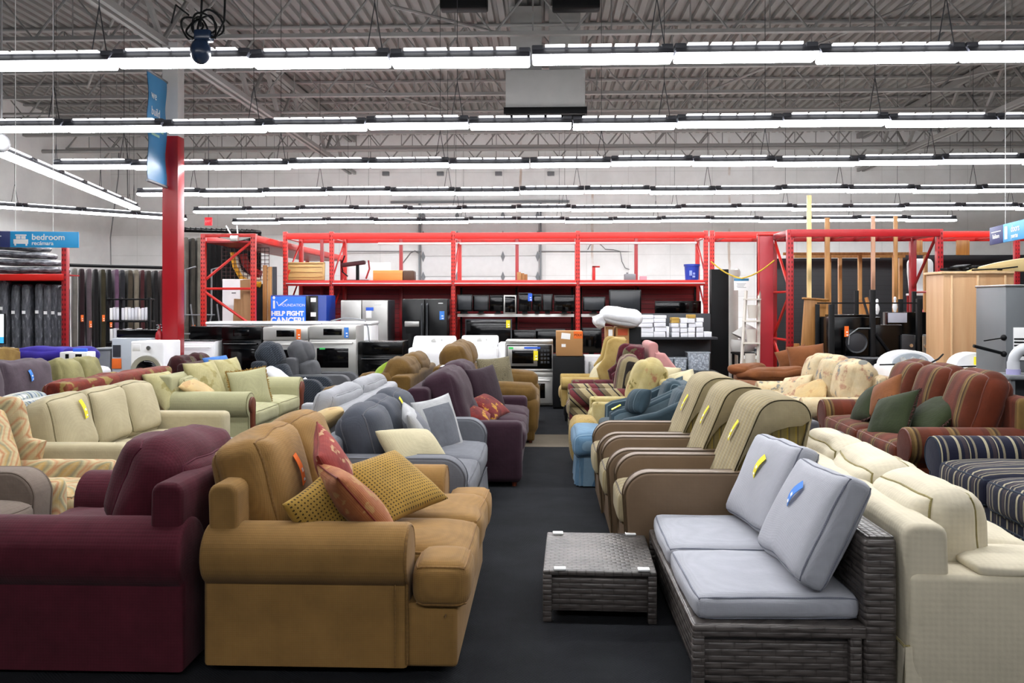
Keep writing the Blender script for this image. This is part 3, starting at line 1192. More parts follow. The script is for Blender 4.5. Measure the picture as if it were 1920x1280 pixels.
BROWN = fabric('olive_brown_suede', '725525', wamt=.04, namt=.4)
CREAM = fabric('cream_matelasse', 'e4dac0', weave=.024, wamt=.035, namt=.12, bump=.5)
CREAMP = fabric('cream_welt', 'a89b68')
CREAMC = fabric('cream_pillow', 'd2c7a4', wamt=.05, namt=.12)
LEATH = fabric('brown_leatherette', '7b6650', wamt=.0, namt=.15, rough=.42, sheen=0, bump=.12)
LEATHP = fabric('leather_welt', '55442f', wamt=0, rough=.5, sheen=0)
RECF = fabric('oatmeal_stripe', 'a99b78', pat='stripe', axis='x', period=.075, stops=[(0, 'ab9d7c'), (.3, 'b4a57e'), (.55, 'a28e60'), (.7, 'a99a76'), (.85, '9c8d6a')], weave=.007, wamt=.12)
RECD = fabric('gold_stripe', '8a7840', pat='stripe', axis='y', period=.05, stops=[(0, '8a7a48'), (.35, '9a8438'), (.55, '6d6140'), (.75, '8b7b4c')], weave=.007, wamt=.15)
CUSHG = fabric('blue_grey_canvas', 'bbbdc5', weave=.004, wamt=.08, namt=.12)
CUSHP = fabric('blue_grey_welt', '8b8f9c')
CUSHD = fabric('slate_canvas', '70747f', weave=.004, wamt=.08)
BLUES = fabric('blue_pinstripe', '38494f', pat='stripe', axis='x', period=.085, stops=[(0, '32454f'), (.16, '3a4d57'), (.6, '364953'), (.92, '6a7c84')], wamt=.06)
BLUEL = fabric('light_blue_ticking', '86aac6', pat='stripe', axis='x', period=.045, stops=[(0, '668aa6'), (.6, '84a2b8'), (.85, '557a98')], wamt=.06)
YELP = fabric('gold_rings', 'b79a58', pat='rings', scale=9, motif='94783c', wamt=.08)
CRFL = fabric('cream_sketch_floral', 'c9b880', pat='floral', scale=8, cut=.62, stops=[(.3, 'cdbd88'), (.62, 'c6b478'), (.72, 'b57c5c')], motif='8a7c44', wamt=.05)
PLAIDR = fabric('red_cream_plaid', '8a3a3a', pat='stripe', axis='x', period=.2, stops=[(0, '9c8e6c'), (.26, '2b2524'), (.33, '9c8e6c'), (.45, '66282d'), (.72, '2a2523'), (.78, '6e6148')], wamt=.1)
PLAIDY = fabric('red_cream_plaid_arm', '8a3a3a', pat='stripe', axis='yz', period=.3, stops=[(0, 'ac9c76'), (.26, '2b2524'), (.33, 'ac9c76'), (.45, '6e2b30'), (.72, '2f2a28'), (.78, '6e6148')], wamt=.1)
DFLOR = fabric('wine_floral', '4e2228', pat='floral', scale=9, cut=.55, stops=[(.3, '381a20'), (.55, '66222f'), (.7, '4d4330')], motif='6b6346', wamt=.06)
GOLDW = fabric('gold_damask', 'b49a5e', 'a1864a', wamt=.1)
PINK = fabric('dusty_pink', 'c98f8c', wamt=.05, namt=.12)
STRS = [(0, '6a2c14'), (.3, '5c2410'), (.46, '71552e'), (.54, '8a6e3e'), (.6, '46301a'), (.66, '71552e'), (.72, '622a12')]
STRR = fabric('rust_stripe_velvet', '7d3a20', pat='stripe', axis='x', period=.31, wamt=.05, namt=.4,
              stops=STRS)
STRA = fabric('rust_stripe_velvet_arm', '7d3a20', pat='stripe', axis='y', period=.31, wamt=.05, namt=.4, stops=STRS)
GRNV = fabric('green_velvet', '2a3316', wamt=.03, namt=.4)
FRNG = fabric('dark_fringe', '43251c')
GOLDF = fabric('gold_fringe', 'a57f35')
FLOC = fabric('cream_floral', 'dccaa6', pat='floral', scale=7, cut=.6, stops=[(.3, 'e2d2ae'), (.55, 'dcc59c'), (.62, 'b98a72'), (.7, 'cdbc92')], motif='8c8c84', wamt=.05)
RUST = fabric('rust_suede', '85502a', wamt=.04, namt=.3)
NAVT = [(0, '191c33'), (.2, 'b9af92'), (.3, '191c33'), (.42, '40363c'), (.56, '191c33'), (.6, 'b9af92'), (.64, '191c33'), (.78, '8f8672'), (.86, '191c33')]
NAVS = fabric('navy_cream_stripe', '23264a', pat='stripe', axis='x', period=.2, wamt=.05,
              stops=NAVT)
NAVA = fabric('navy_cream_stripe_arm', '23264a', pat='stripe', axis='y', period=.2, wamt=.05, stops=NAVT)
BTAN = fabric('dotted_tan', 'b8913f', pat='dots', period=.018, rad=.05, motif='4a3818', wamt=.12, weave=.006)
REDFL = fabric('red_peony', '9c3a34', pat='floral', scale=9, cut=.57, stops=[(.3, '8c2f2c'), (.7, 'b04a40')], motif='d9b083', wamt=.05)
RUSFL = fabric('copper_embroidery', 'b06a40', pat='floral', scale=13, cut=.57, stops=[(.3, 'a9623a'), (.7, 'bb7648')], motif='c08f58', wamt=.05)
REDP = fabric('red_welt', '8e3b2b')
RINGP = fabric('grey_rings', '7f765c', pat='rings', scale=8, motif='5d553f', wamt=.15)
REDB = fabric('red_gold_brocade', '7a2020', pat='floral', scale=14, cut=.58, stops=[(.3, '5c1418'), (.7, '8c2a22')], motif='c58f2e', wamt=.05)
LIME = fabric('lime_cotton', '93b22c', wamt=.05)
WHITP = fabric('white_pillow', 'd9dadd', wamt=.05, namt=.12)
PEACH = fabric('peach_brocade', 'dcc18c', pat='floral', scale=10, cut=.57, stops=[(.3, 'e0c692'), (.7, 'd3b47c')], motif='c9a472', wamt=.05)
GBORD = fabric('grey_border_pillow', '7a7d85', pat='border', hx=.165, hy=.165, motif='c4c5c6', wamt=.08)
BLUEC = fabric('blue_cotton', '4f83cf', wamt=.05)
TEALD = fabric('navy_seat', '2c3a4b', wamt=.06)


def wicker(name, axis):
    k = NT(name)
    x, y, z, v = k.xyz()
    if axis == 'top':
        u, q, pu, pq = x, y, .046, .03
    else:
        u, q, pu, pq = k.ma('ADD', x, y), z, .11, .027
    row = k.ma('FLOOR', k.ma('MULTIPLY_ADD', q, 1 / pq, 200))
    par = k.ma('MULTIPLY', k.ma('MODULO', row, 2), .5)
    fu = k.ma('FRACT', k.ma('ADD', k.ma('MULTIPLY_ADD', u, 1 / pu, 50), par))
    fq = k.ma('FRACT', k.ma('MULTIPLY_ADD', q, 1 / pq, 200))
    hu = k.ma('SINE', k.ma('MULTIPLY', fu, PI))
    hq = k.ma('SINE', k.ma('MULTIPLY', fq, PI))
    h = k.ma('MULTIPLY', k.ma('POWER', hu, .5), k.ma('POWER', hq, .5))
    n = k.noise(k.n('VectorMath', {0: v, 1: (3, 3, 40)}, operation='MULTIPLY').outputs[0], 3, 4)
    c = k.ramp(n, [(.3, '36312f'), (.7, '665f5b')] if axis != 'top' else [(.3, '3e3b39'), (.7, '6c6763')])
    c = k.mix(k.ramp(h, [(.0, 'ffffff'), (.35, '808080'), (.7, '000000')] if axis == 'top' else [(.0, 'a0a0a0'), (.3, '303030'), (.6, '000000')]), c, lin('141211'))
    k.col(c)
    k.b.inputs['Roughness'].default_value = .36
    k.bump(h, .7, .007)
    return k.m


WICK = wicker('wicker_side', 'side')
WICKT = wicker('wicker_top', 'top')
# ------------------------------------------------------------------ furniture of the rows beside the aisle, near side first
# tan chenille loveseat
lv = sofa('loveseat', 'tan woven loveseat with rolled arms beside the dark aisle', 'sofa', *faceR(-.355, 3.69, 5.36, 1.11), TAN,
          sh=.49, ah=.645, aw=.25, bh=.82, bt=.15, n=2, arm='roll', ch=.97, ct=.24, bshift=.13, st=.19, leg=.04, leg_in=.2, legmat=MBLACK, pipe=TANPIPE, T_=True, armset=.23,
          lean=.3, puff=.04, seed=1.3, wr=.02, over=.45)
sm = MB()
sm.tube([(-.81, -.485, .27), (.81, -.485, .27)], .004, 5).tube([(-.79, -.27, .05), (-.79, -.27, .4)], .004, 5)
sm.build('piping', TANPIPE, lv)
tag_on(lv, 0, -.04, .1, TAGO, -.15, .05, .155)
throw_pillow('small mustard dotted pillow propped low against the orange tagged cushion', P(606, 962, 4.0), ori(1.0, .4, .35), .34, .3, .15, BTAN, seed=1)
throw_pillow('mustard dotted pillow lying back beside the far arm of the tan loveseat', P(736, 908, 4.5), ori(.9, 1.0, .15), .46, .42, .15, BTAN, seed=2)
throw_pillow('red floral pillow wedged upright between the two tan back cushions', P(628, 880, 4.36), ori(1.7, .45, .3), .40, .38, .15, REDFL, REDP, seed=3)
throw_pillow('copper embroidered pillow lying on top of the red floral pillow', P(672, 948, 4.05), ori(2.05, .7, 0), .40, .46, .17, RUSFL, REDP, seed=4)

# burgundy chair and a half, its back to the loveseat
bg = sofa('wide_armchair', 'burgundy wide armchair with rolled arms backed up to the tan loveseat', 'armchair', *faceL(-2.58, 3.66, 5.02, 1.02), BURG,
          sh=.48, ah=.665, aw=.28, bh=.83, bt=.16, n=1, arm='roll', back='cush', ch=.95, ct=.32, st=.2, leg=.02, leg_in=.2, legmat=MBLACK, pipe=BURGP, seed=2.2, puff=.07, wr=.03, over=.4, lean=.35, back_r=.14)

taupe = sofa('armchair', 'taupe plain armchair in front of the flame-stitch chair', 'armchair', *faceR(-2.85, 4.05, 5.0, .95), TAUPE, sh=.5, ah=.66, aw=.2, bh=.85, n=1,
             arm='round', ch=.95, ct=.22, st=.2, leg=.06, pipe=TAUPE, seed=.7, puff=.05)
flame = sofa('wing_chair', 'cream and orange flame-stitch wing chair beside the taupe armchair', 'armchair', *faceR(-2.86, 5.05, 5.85, .92), FLAME, sh=.45, ah=.56, aw=.15, bh=.98, bt=.16, n=1,
             arm='track', back='cush', ch=.92, ct=.14, st=.17, leg=.12, legmat=DWOOD, wings=True, pipe=BEIGEP, seed=.3, lean=.28, bevel=.03)
beige = sofa('sofa', 'beige three seat sofa with brown welts and yellow tag', 'sofa', *faceR(-2.92, 6.02, 8.1, .98), BEIGE, sh=.45, ah=.615, aw=.2, bh=.76, bt=.18, n=3, arm='track', ch=.9, ct=.22,
             leg=.06, pipe=BEIGEP, seed=.9, puff=.035, wr=.014, bevel=.03, lean=.25)
tag_on(beige, 0, .05, .16, TAGY, -.2, .045, .15)
sage = sofa('loveseat', 'sage green loveseat with carved wooden arm fronts', 'sofa', *faceR(-3.12, 9.1, 11.3, 1.02), SAGE, sh=.45, ah=.67, aw=.26, bh=.84, bt=.2, n=2, arm='roll', ch=.8, ct=.1,
            leg=.07, pipe=SAGEP, seed=1.9, wood=DWOOD, over=.5)
throw_pillow('pale sage brocade pillow by the near arm of the sage loveseat', P(312, 732, 9.45), ori(PI / 2 - .1, .6, 0), .52, .46, .22, SAGEFL, seed=5)
throw_pillow('pale sage brocade pillow in the middle of the sage loveseat', P(386, 718, 10.0), ori(PI / 2 - .25, .4, 0), .56, .52, .22, SAGEFL, seed=6)
throw_pillow('pale sage brocade pillow behind the gold fringed one', P(430, 711, 10.55), ori(PI / 2 - .25, .35, 0), .56, .54, .2, SAGEFL, seed=7)
throw_pillow('sage pillow edged with gold fringe leaning on the sage loveseat', P(468, 728, 10.3), ori(.55, .3, .12), .46, .46, .18, SAGE, fringe=GOLDF, seed=8)
throw_pillow('small peach pillow lying behind the sage loveseat near arm', P(369, 729, 9.6), ori(PI / 2, 1.1, .3), .45, .36, .14, PEACH, seed=9)

# rows further to the side
sofa('sofa', 'rust floral sofa seen from its rounded back', 'sofa', *faceL(-5.15, 7.55, 9.95, .92), RUSTFL, sh=.45, ah=.68, aw=.24, bh=.9, bt=.22, n=3, arm='roll', ch=.88, ct=.16, seed=2.5, leg=.06, pipe=DWOOD)
mauve = sofa('sofa', 'mauve grey sofa with a blue tag on its cushion', 'sofa', *faceR(-5.3, 8.2, 10.5, .95), PURG, sh=.45, ah=.64, aw=.24, bh=.78, n=2, arm='pad', ch=.95, ct=.24, seed=3.1, wr=.03, puff=.05, leg=.05)
tag_on(mauve, 1, -.12, .12, TAGB, -.3)
sofa('sofa', 'olive sofa with two slouching cushions next to the mauve sofa', 'sofa', *faceR(-5.5, 10.6, 11.95, .95), OLIVE, sh=.45, ah=.62, aw=.2, bh=.74, n=2, arm='track', ch=.88, ct=.26, seed=4.4, wr=.045, puff=.06, leg=.06)
sofa('sofa', 'blue and cream plaid sofa behind the beige sofa', 'sofa', *faceL(-4.88, 5.7, 7.3, .95), PLAIDB, sh=.45, ah=.6, aw=.2, bh=.86, n=2, arm='track', ch=.88, ct=.18, seed=5.4)
sofa('wing_chair', 'mottled tan wing chair rising behind the mauve sofa', 'armchair', *faceL(-7.5, 10.15, 10.95, .85), WINGT, sh=.45, ah=.62, aw=.16, bh=1.06, n=1, arm='track', back='tight', wings=True, seed=5.9, camel=.06)
sofa('sofa', 'pink striped sofa back rising behind the olive cushions', 'sofa', *faceL(-8.0, 10.97, 12.0, .9), PINKS, sh=.45, ah=.6, aw=.16, bh=.85, n=2, arm='roll', back='cush', ch=.86, ct=.16, seed=6.1)
sofa('sofa', 'dark wine floral sofa in front of the red column', 'sofa', *faceL(-5.35, 10.7, 12.0, .95), DKFL, sh=.45, ah=.62, aw=.2, bh=.86, bt=.2, n=2, arm='roll', back='cush', ch=.93, ct=.2, seed=6.6, wr=.03)
for (xf, y0, y1, m, lab, sd) in ((-2.95, 11.5, 12.2, CHAR, 'charcoal ribbed recliner facing the double ovens', .4), (-2.75, 12.3, 13.0, GREYR, 'smooth grey recliner standing just before the double ovens', 1.4)):
    sofa('recliner', lab, 'armchair', *faceR(xf, y0, y1, .95), m, sh=.46, ah=.6, aw=.16, bh=.84, bt=.2, n=1, arm='round', back='puff', ch=1.06, seat_mat=TEALD if m is CHAR else m, leg=.04, seed=sd, lean=.25)
throw_pillow('white pillow lying on the charcoal recliner seat', P(571, 734, 11.9), ori(1.0, .7, .3), .42, .36, .16, WHITP, seed=10)
throw_pillow('white pillow tucked behind the sage loveseat far arm', P(522, 706, 11.75), ori(PI / 2, .9, .1), .5, .42, .16, WHITP, seed=11)
throw_pillow('bright blue cushion peeking over the dark floral sofa', P(410, 686, 11.3), ori(.8, .7, .1), .34, .3, .16, BLUEC, seed=12)

# pale slipcovered sofa back to back with the grey one
sofa('sofa', 'pale grey sofa facing away from the aisle behind the grey slipcovered one', 'sofa', *faceL(-2.45, 6.4, 8.9, .96), LGREY, sh=.45, ah=.6, aw=.16, bh=.82, bt=.16, n=3, arm='track', ch=.92, ct=.16, nb=2, pipe=LGREY, seed=7.2, wr=.014, lean=.3, puff=.02)
throw_pillow('cream floral pillow slumped on the pale grey sofa', P(600, 792, 6.55), ori(-PI / 2, 1.1, .2), .52, .42, .16, PEACH, seed=13)
grey = sofa('sofa', 'grey slipcovered sofa with a skirt next along the aisle from the tan loveseat', 'sofa', *faceR(-.50, 5.5, 7.56, .96), GREYS, sh=.45, ah=.63, aw=.17, bh=.74, bt=.16, n=2, nb=3, arm='round', ch=.9, ct=.22, cush_mat=GREYB, seat_mat=GREYS, skirt=True, pipe=GREYP, seed=8.1, puff=.045, wr=.015, back_r=.1, lean=.25)
tag_on(grey, 1, .05, .18, TAGY, -.2, .05, .12)
throw_pillow('grey square pillow with white border by the far arm of the grey sofa', P(822, 800, 6.95), ori(1.0, .3, .08), .48, .48, .14, GBORD, seed=14)
throw_pillow('grey pillow with white border leaning in the middle of the grey sofa', P(788, 816, 6.35), ori(1.75, .5, .1), .46, .46, .16, GBORD, seed=15)
throw_pillow('long cream pillow lying along the grey sofa near arm', P(775, 840, 5.85), ori(1.2, .75, -.15), .58, .3, .2, CREAMC, seed=16)
plum = sofa('sofa', 'plum purple sofa with two matching pillows along the aisle', 'sofa', *faceR(-.20, 7.68, 10.0, 1.02), PURP, sh=.46, ah=.57, aw=.18, bh=.86, bt=.22, n=3, nb=2, arm='track', bevel=.03, ch=.97, ct=.26, seed=9.3, puff=.05, wr=.025, leg=.04, lean=.3)
MB().box((-.1, 0, 0), (.1, .02, .003)).build('paper_tag', PAPER, plum).matrix_local = T(-.2, .29, .99)
throw_pillow('dark plum square pillow standing at the far end of the plum sofa', P(911, 731, 9.1), ori(1.05, .3, .05), .52, .5, .15, PURPD, seed=17)
throw_pillow('dark plum pillow leaning at the near end of the plum sofa', P(872, 756, 8.35), ori(1.5, .6, .5), .52, .5, .16, PURPD, seed=18)
throw_pillow('dark red and gold brocade pillow lying on the plum seat', P(916, 763, 8.7), ori(1.2, 1.0, .1), .5, .34, .15, REDB, seed=19)
throw_pillow('smaller red and gold brocade pillow nearer on the plum seat', P(893, 778, 8.2), ori(1.2, 1.1, .5), .36, .3, .12, REDB, seed=20)
sofa('reclining_sofa', 'olive brown reclining sofa with rolled headrests at the far aisle end', 'sofa', *faceR(-.10, 10.1, 12.3, 1.2), BROWN, sh=.47, ah=.66, aw=.28, bh=.88, bt=.24, n=2, arm='pad', back='puff', ch=1.1, seed=10.1, leg=.03, lean=.25)
throw_pillow('grey pillow patterned with rings on the olive brown reclining sofa', P(931, 708, 10.5), ori(.75, .25, .03), .52, .5, .16, RINGP, seed=21)
sofa('reclining_sofa', 'olive brown sofa facing away behind the plum one', 'sofa', *faceL(-2.55, 9.75, 12.1, 1.05), BROWN, sh=.47, ah=.64, aw=.26, bh=.8, bt=.24, n=2, arm='pad', back='puff', ch=.95, seed=11.1, leg=.03, lean=.3)
throw_pillow('lime green pillow behind the olive brown sofa arm', P(711, 709, 11.6), ori(-1.2, .4, .3), .42, .4, .15, LIME, seed=22)

# ------------------------------------------------------------------ other side of the aisle
# wicker loveseat with blue-grey cushions
yc, D, W = 4.36, .82, 1.52
x0 = .60
wk = empty('wicker_loveseat', 'dark grey wicker loveseat with pale blue-grey cushions', 'sofa', (x0 + D / 2, yc), -PI / 2)
m = MB()
m.box((-W / 2 + .03, -D / 2 + .03, .05), (W / 2 - .03, D / 2 - .05, .27), .008)
m.build('seat_panel', WICK, wk)
m = MB()
m.box((-W / 2, -D / 2, .245), (W / 2, D / 2 - .12, .30), .012, 3)
for sx in (-1, 1):
    for y_ in (-D / 2, D / 2 - .19):
        m.box((sx * (W / 2 - .05), y_, .03), (sx * W / 2, y_ + .05, .26), .01)
m.build('frame', WICK, wk)
m = MB()
m.box((-W / 2, D / 2 - .13, .05), (W / 2, D / 2, .655), .02, 3)
m.build('backrest', WICK, wk)
MB().box((-W / 2 + .01, D / 2 - .12, .652), (W / 2 - .01, D / 2 - .01, .662), .004).build('back_cap', WICKT, wk)
for sx in (-1, 1):
    for y_ in (-D / 2 + .03, D / 2 - .08):
        MB().box((sx * (W / 2 - .045), y_, 0), (sx * (W / 2 - .005), y_ + .04, .06)).build('leg', MBLACK, wk)
for i, sx in enumerate((1, -1)):
    kw = dict(r=.035, puff=.015, seed=3.0 + i, wr=.006, side=.01)
    M = T(sx * .36 + .0, -.06, .35) @ RZ(.02 * sx)
    o = MB().cushion(.705, .67, .1, n=14, m=M, **kw).build('seat_cushion', CUSHG, wk, 60)
    MB().piping(.705, .67, .1, m=M, pr=.005, **kw).build('piping', CUSHP, o)
for i, (xx, yy, zz, yaw, tl) in enumerate(((-.345, .185, .635, -.02, .48), (.375, .185, .645, .05, .42))):
    # local -x is the far end
    kw = dict(r=.04, puff=.045, seed=13.0 + i * 3, wr=.012, side=.01, ear=.05)
    M = T(-xx, yy, zz) @ RZ(yaw) @ RX(PI / 2 - tl) @ RZ(.05)
    o = MB().cushion(.73, .49, .12, n=14, m=M, **kw).build('back_cushion', CUSHG, wk, 60)
    MB().piping(.73, .49, .12, m=M, pr=.005, **kw).build('piping', CUSHP, o)
    price_tag(wk, M @ T(.08 if i else .02, .12, .105) @ RX(-PI / 2) @ RY(.45 if i else .6), TAGY if i else TAGB, .05, .13, ('blue' if not i else 'yellow') + ' price tag', .012)
WICKER_LOVESEAT = wk

# wicker coffee table
yc = 4.8
tb = empty('coffee_table', 'low dark grey wicker coffee table with four white foam pads', 'table', (.285, yc), -.03)
a, b = .285, .375
m = MB().box((-a + .03, -b + .03, .05), (a - .03, b - .03, .24), .006)
m.build('side_panel', WICK, tb)
MB().box((-a, -b, .235), (a, b, .262), .01, 3).build('tabletop', WICKT, tb)
for sx in (-1, 1):
    for sy in (-1, 1):
        MB().box((sx * a, sy * b, 0), (sx * (a - .045), sy * (b - .045), .24), .006).build('leg', WICK, tb)
for i, (sx, sy) in enumerate(((-1, -1), (1, -1), (-1, 1), (1, 1))):
    x, y = .285 + sx * .21, yc + sy * .33 - (.03 if sy < 0 else 0)
    one(MB().box((-.03, -.022, 0), (.03, .022, .012), .004), 'foam_pad', PAPER,
        'white foam pad on the wicker table corner ' + ('by the grey seat cushion' if i == 1 else 'next to the aisle, beyond' if i == 2 else 'by the tan recliner' if i == 3 else 'next to the aisle, close by'), 'pad', T(x, y, .263))

# three tan recliners
for i, (y0, y1, xf) in enumerate(((5.12, 5.86, .46), (5.90, 6.60, .42), (6.64, 7.42, .40))):
    r = sofa('recliner', ('tan leatherette recliner right beside the wicker loveseat', 'tan leatherette recliner in the middle of its row of three', 'tan leatherette recliner next to the blue pinstriped chairs')[i], 'armchair',
             *faceL(xf, y0, y1, .98), LEATH, sh=.48, ah=.625, aw=.13, bh=.6, bt=.2, n=1, arm='round', back='slab', ch=1.03, st=.2, leg=.03, legmat=MBLACK, pipe=LEATHP, cush_mat=RECF, base_mat=LEATH, seed=.4 + i, lean=.34, wr=.008, puff=.03, back_r=.1, armset=.0)
    price_tag(r, T(.0, .243, .88) @ RX(-.40) @ RY(.35), TAGY, .04, .14, 'yellow price tag', .005)

# blue pinstriped chairs with a light blue skirted ottoman
for i, (y0, y1) in enumerate(((7.66, 8.42), (8.46, 9.2))):
    c = sofa('slipper_chair', ('blue pinstriped chair with sloping arms, first beyond the tan recliners', 'blue pinstriped chair with a yellow tag, second beyond the tan recliners')[i], 'armchair', *faceL(.57, y0, y1, .9), BLUES,
             sh=.44, ah=.62, aw=.11, bh=.82, n=1, arm='prof', armprof=[(.04, .1), (.85, .1), (.85, .86), (.7, .80), (.4, .66), (.12, .60), (.05, .56)], ch=.84, ct=.14, leg=.1, seed=1.1 + i, bevel=.025)
    if i:
        price_tag(c, T(.31, -.29, .63) @ RX(-1.1), TAGY, .08, .1, 'yellow price tag')
throw_pillow('small light blue bolster on the pinstriped chair', P(1196, 752, 8.25), ori(-1.2, .5, .1), .3, .24, .18, BLUES, seed=23, pinch=.0)
ot = empty('ottoman', 'light blue skirted ottoman at the aisle edge beside the pinstriped chairs', 'ottoman', (.395, 8.05), -PI / 2)
MB().cushion(.74, .29, .2, .06, .03, 12, .008, 5, 2, T(0, 0, .36)).build('seat', BLUEL, ot, 60)
sk = MB()
vs, fs = [], []
K = 64
for i in range(K):
    a = 2 * PI * i / K
    cx_, cy_ = math.copysign(abs(math.cos(a)) ** .35, math.cos(a)), math.copysign(abs(math.sin(a)) ** .35, math.sin(a))
    wv = .012 * math.sin(i * 1.6)
    vs += [(cx_ * (.345 + wv), cy_ * (.13 + wv), .01), (cx_ * .335, cy_ * .12, .3)]
for i in range(K):
    j = (i + 1) % K
    fs.append((2 * i, 2 * j, 2 * j + 1, 2 * i + 1))
sk.add(vs, fs)
sk.build('skirt', BLUEL, ot)
one(MB().cushion(.28, .56, .4, .07, .03, 10, .008, 5, 8, T(0, 0, .25)), 'ottoman', YELP, 'gold ring patterned ottoman behind the light blue one', 'ottoman', T(.39, 8.82, 0))

# mixed chairs beyond
sofa('wing_chair', 'cream chair with sketched floral back beyond the blue chairs', 'armchair', *faceL(.5, 9.3, 10.0, .88), CRFL, sh=.45, ah=.56, aw=.14, bh=.8, n=1, arm='track', ch=1.0, ct=.26, seed=2.7, back_r=.12, puff=.05, lean=.3)
sofa('armchair', 'red and cream plaid armchair between blue and wine floral chairs', 'armchair', *faceL(.28, 10.05, 10.9, .95), PLAIDR, sh=.46, ah=.63, aw=.2, bh=.84, n=1, arm='roll', ch=.98, ct=.2, seed=3.7, arm_mat=PLAIDY, leg=.1)
sofa('wing_chair', 'wine red floral wing chair with a cream edged back', 'armchair', *faceL(.35, 11.0, 11.8, .9), DFLOR, sh=.45, ah=.6, aw=.17, bh=1.08, bt=.16, n=1, arm='roll', back='tight', wings=True, seed=4.7, leg=.14, camel=.05)
sofa('wing_chair', 'gold damask wing chair with dark carved legs at the end of its row', 'armchair', *faceL(.22, 12.0, 12.8, .9), GOLDW, sh=.45, ah=.6, aw=.16, bh=1.14, bt=.16, n=1, arm='roll', back='tight', wings=True, seed=5.7, leg=.2, legmat=MBLACK, camel=.08)
throw_pillow('cream pillow leaning in the gold damask wing chair', P(1122, 700, 12.35), ori(-1.3, .5, .6), .44, .4, .15, CREAMC, seed=24)
sofa('armchair', 'dusty pink chair turned away beside the wine floral chair', 'armchair', *faceR(2.25, 11.1, 11.9, .95), PINK, sh=.46, ah=.6, aw=.14, bh=1.12, bt=.14, n=1, arm='prof', armprof=[(.06, .06), (.88, .06), (.88, 1.0), (.74, .98), (.6, .8), (.3, .62), (.08, .56)], back='tight', seed=6.2)
for i, (px, py, d, s) in enumerate(((1246, 712, 9.9, .38), (1262, 724, 9.6, .36), (1280, 720, 9.5, .32))):
    throw_pillow('cream pillow heaped behind the tan recliners, ' + ('topmost', 'middle', 'lowest')[i], P(px, py, d), ori(-1.0, .5 + .1 * i, .4 * i), s, s * .85, .2, CREAMC, seed=25 + i)

# cream sofa seen from behind
cs = sofa('sofa', 'long cream quilted sofa seen from behind next to the wicker loveseat', 'sofa', *faceR(2.40, 3.52, 5.95, .93), CREAM, sh=.42, ah=.53, aw=.22, bh=.725, bt=.19, n=3, arm='track', ch=.81, ct=.24, st=.16, skirt=True, pipe=CREAMP, ear=.05,
          seed=12.2, puff=.05, wr=.02, lean=.12, bevel=.018, back_r=.09, skirt_h=.24)
cs.rotation_euler.z = PI / 2 - .035
fl = MB()
fl.cushion(.3, .62, .05, .02, .008, 8, .006, 5, 1, T(-1.05, -.13, .545))
fl.build('arm_cover', CREAM, cs, 60)

# rust striped sofa and pillows
rs = sofa('sofa', 'rust red sofa with gold stripes and three humped back cushions', 'sofa', *faceL(2.84, 6.95, 9.3, 1.05), STRR, sh=.47, ah=.625, aw=.26, bh=.86, bt=.2, n=2, nb=3, arm='roll', ch=1.04, ct=.26, st=.2, seed=13.5, puff=.05, wr=.012, back_r=.13, pipe=DWOOD, leg=.06, lean=.28, arm_mat=STRA)
for i, (px, py, d, yaw, le, ro, sz) in enumerate(((1630, 757, 8.4, -1.7, .6, .4, .44), (1672, 782, 7.7, -1.35, .6, .35, .48), (1752, 778, 7.55, -1.5, 1.0, .2, .54))):
    throw_pillow(('green velvet pillow beyond the brown striped one', 'green velvet fringed pillow standing on the striped seat edge', 'green velvet pillow lying against the striped back cushions')[i], P(px, py, d), ori(yaw, le, ro), sz, sz, .2, GRNV, fringe=FRNG, seed=30 + i)
throw_pillow('brown and tan striped pillow between the green velvet pillows', P(1660, 743, 8.1), ori(-1.4, .5, .5), .36, .36, .16, RUST, seed=34)
# navy striped armchair
nv = sofa('armchair', 'navy and cream striped wide armchair close behind the cream sofa', 'armchair', *faceL(2.86, 4.9, 6.75, 1.02), NAVS, sh=.47, ah=.63, aw=.26, bh=.85, n=2, arm='roll', ch=.95, ct=.22, st=.2, seed=14.5, puff=.045, pipe=TEALD, skirt=True, arm_mat=NAVA)
# cream floral camel sofa
fs_ = sofa('sofa', 'cream floral sofa with humped back between rust sofas', 'sofa', *faceL(2.75, 9.45, 11.7, 1.0), FLOC, sh=.46, ah=.6, aw=.24, bh=.82, bt=.2, n=3, arm='roll', ch=.97, ct=.26, seed=15.5, puff=.05, wr=.02, back_r=.13)
throw_pillow('floral pillow on the cream floral sofa near its far arm', P(1487, 733, 10.9), ori(-1.2, .6, .2), .5, .44, .18, FLOC, seed=35)
throw_pillow('plain cream pillow on the cream floral sofa', P(1520, 735, 10.4), ori(-1.2, .75, .5), .5, .36, .14, PEACH, seed=36)
sofa('sofa', 'rust suede sofa at the far end beside the red panel', 'sofa', *faceL(2.9, 11.85, 13.7, 1.0), RUST, sh=.46, ah=.6, aw=.24, bh=.78, n=2, arm='roll', ch=.84, ct=.2, seed=16.5, wr=.03)
throw_pillow('large rust suede pillow with yellow tag on the rust sofa', P(1513, 677, 12.2), ori(-.25, .25, .12), .50, .46, .30, RUST, seed=37)
throw_pillow('smaller rust pillow half hidden by the large rust pillow', P(1488, 677, 12.6), ori(-.3, .25, .3), .44, .4, .26, RUST, seed=38)
th = MB()
th.cushion(1.0, .34, .12, .05, .03, 12, .035, 4, 3, RZ(.3)).cushion(.6, .3, .1, .045, .03, 10, .03, 4, 5, T(-.3, .12, .06) @ RZ(.7))
one(th, 'throw_blanket', RUST, 'crumpled rust brown throw along the top of the rust sofa', 'blanket', T(*P(1447, 700, 11.9)) @ RZ(.2), sharp=75)
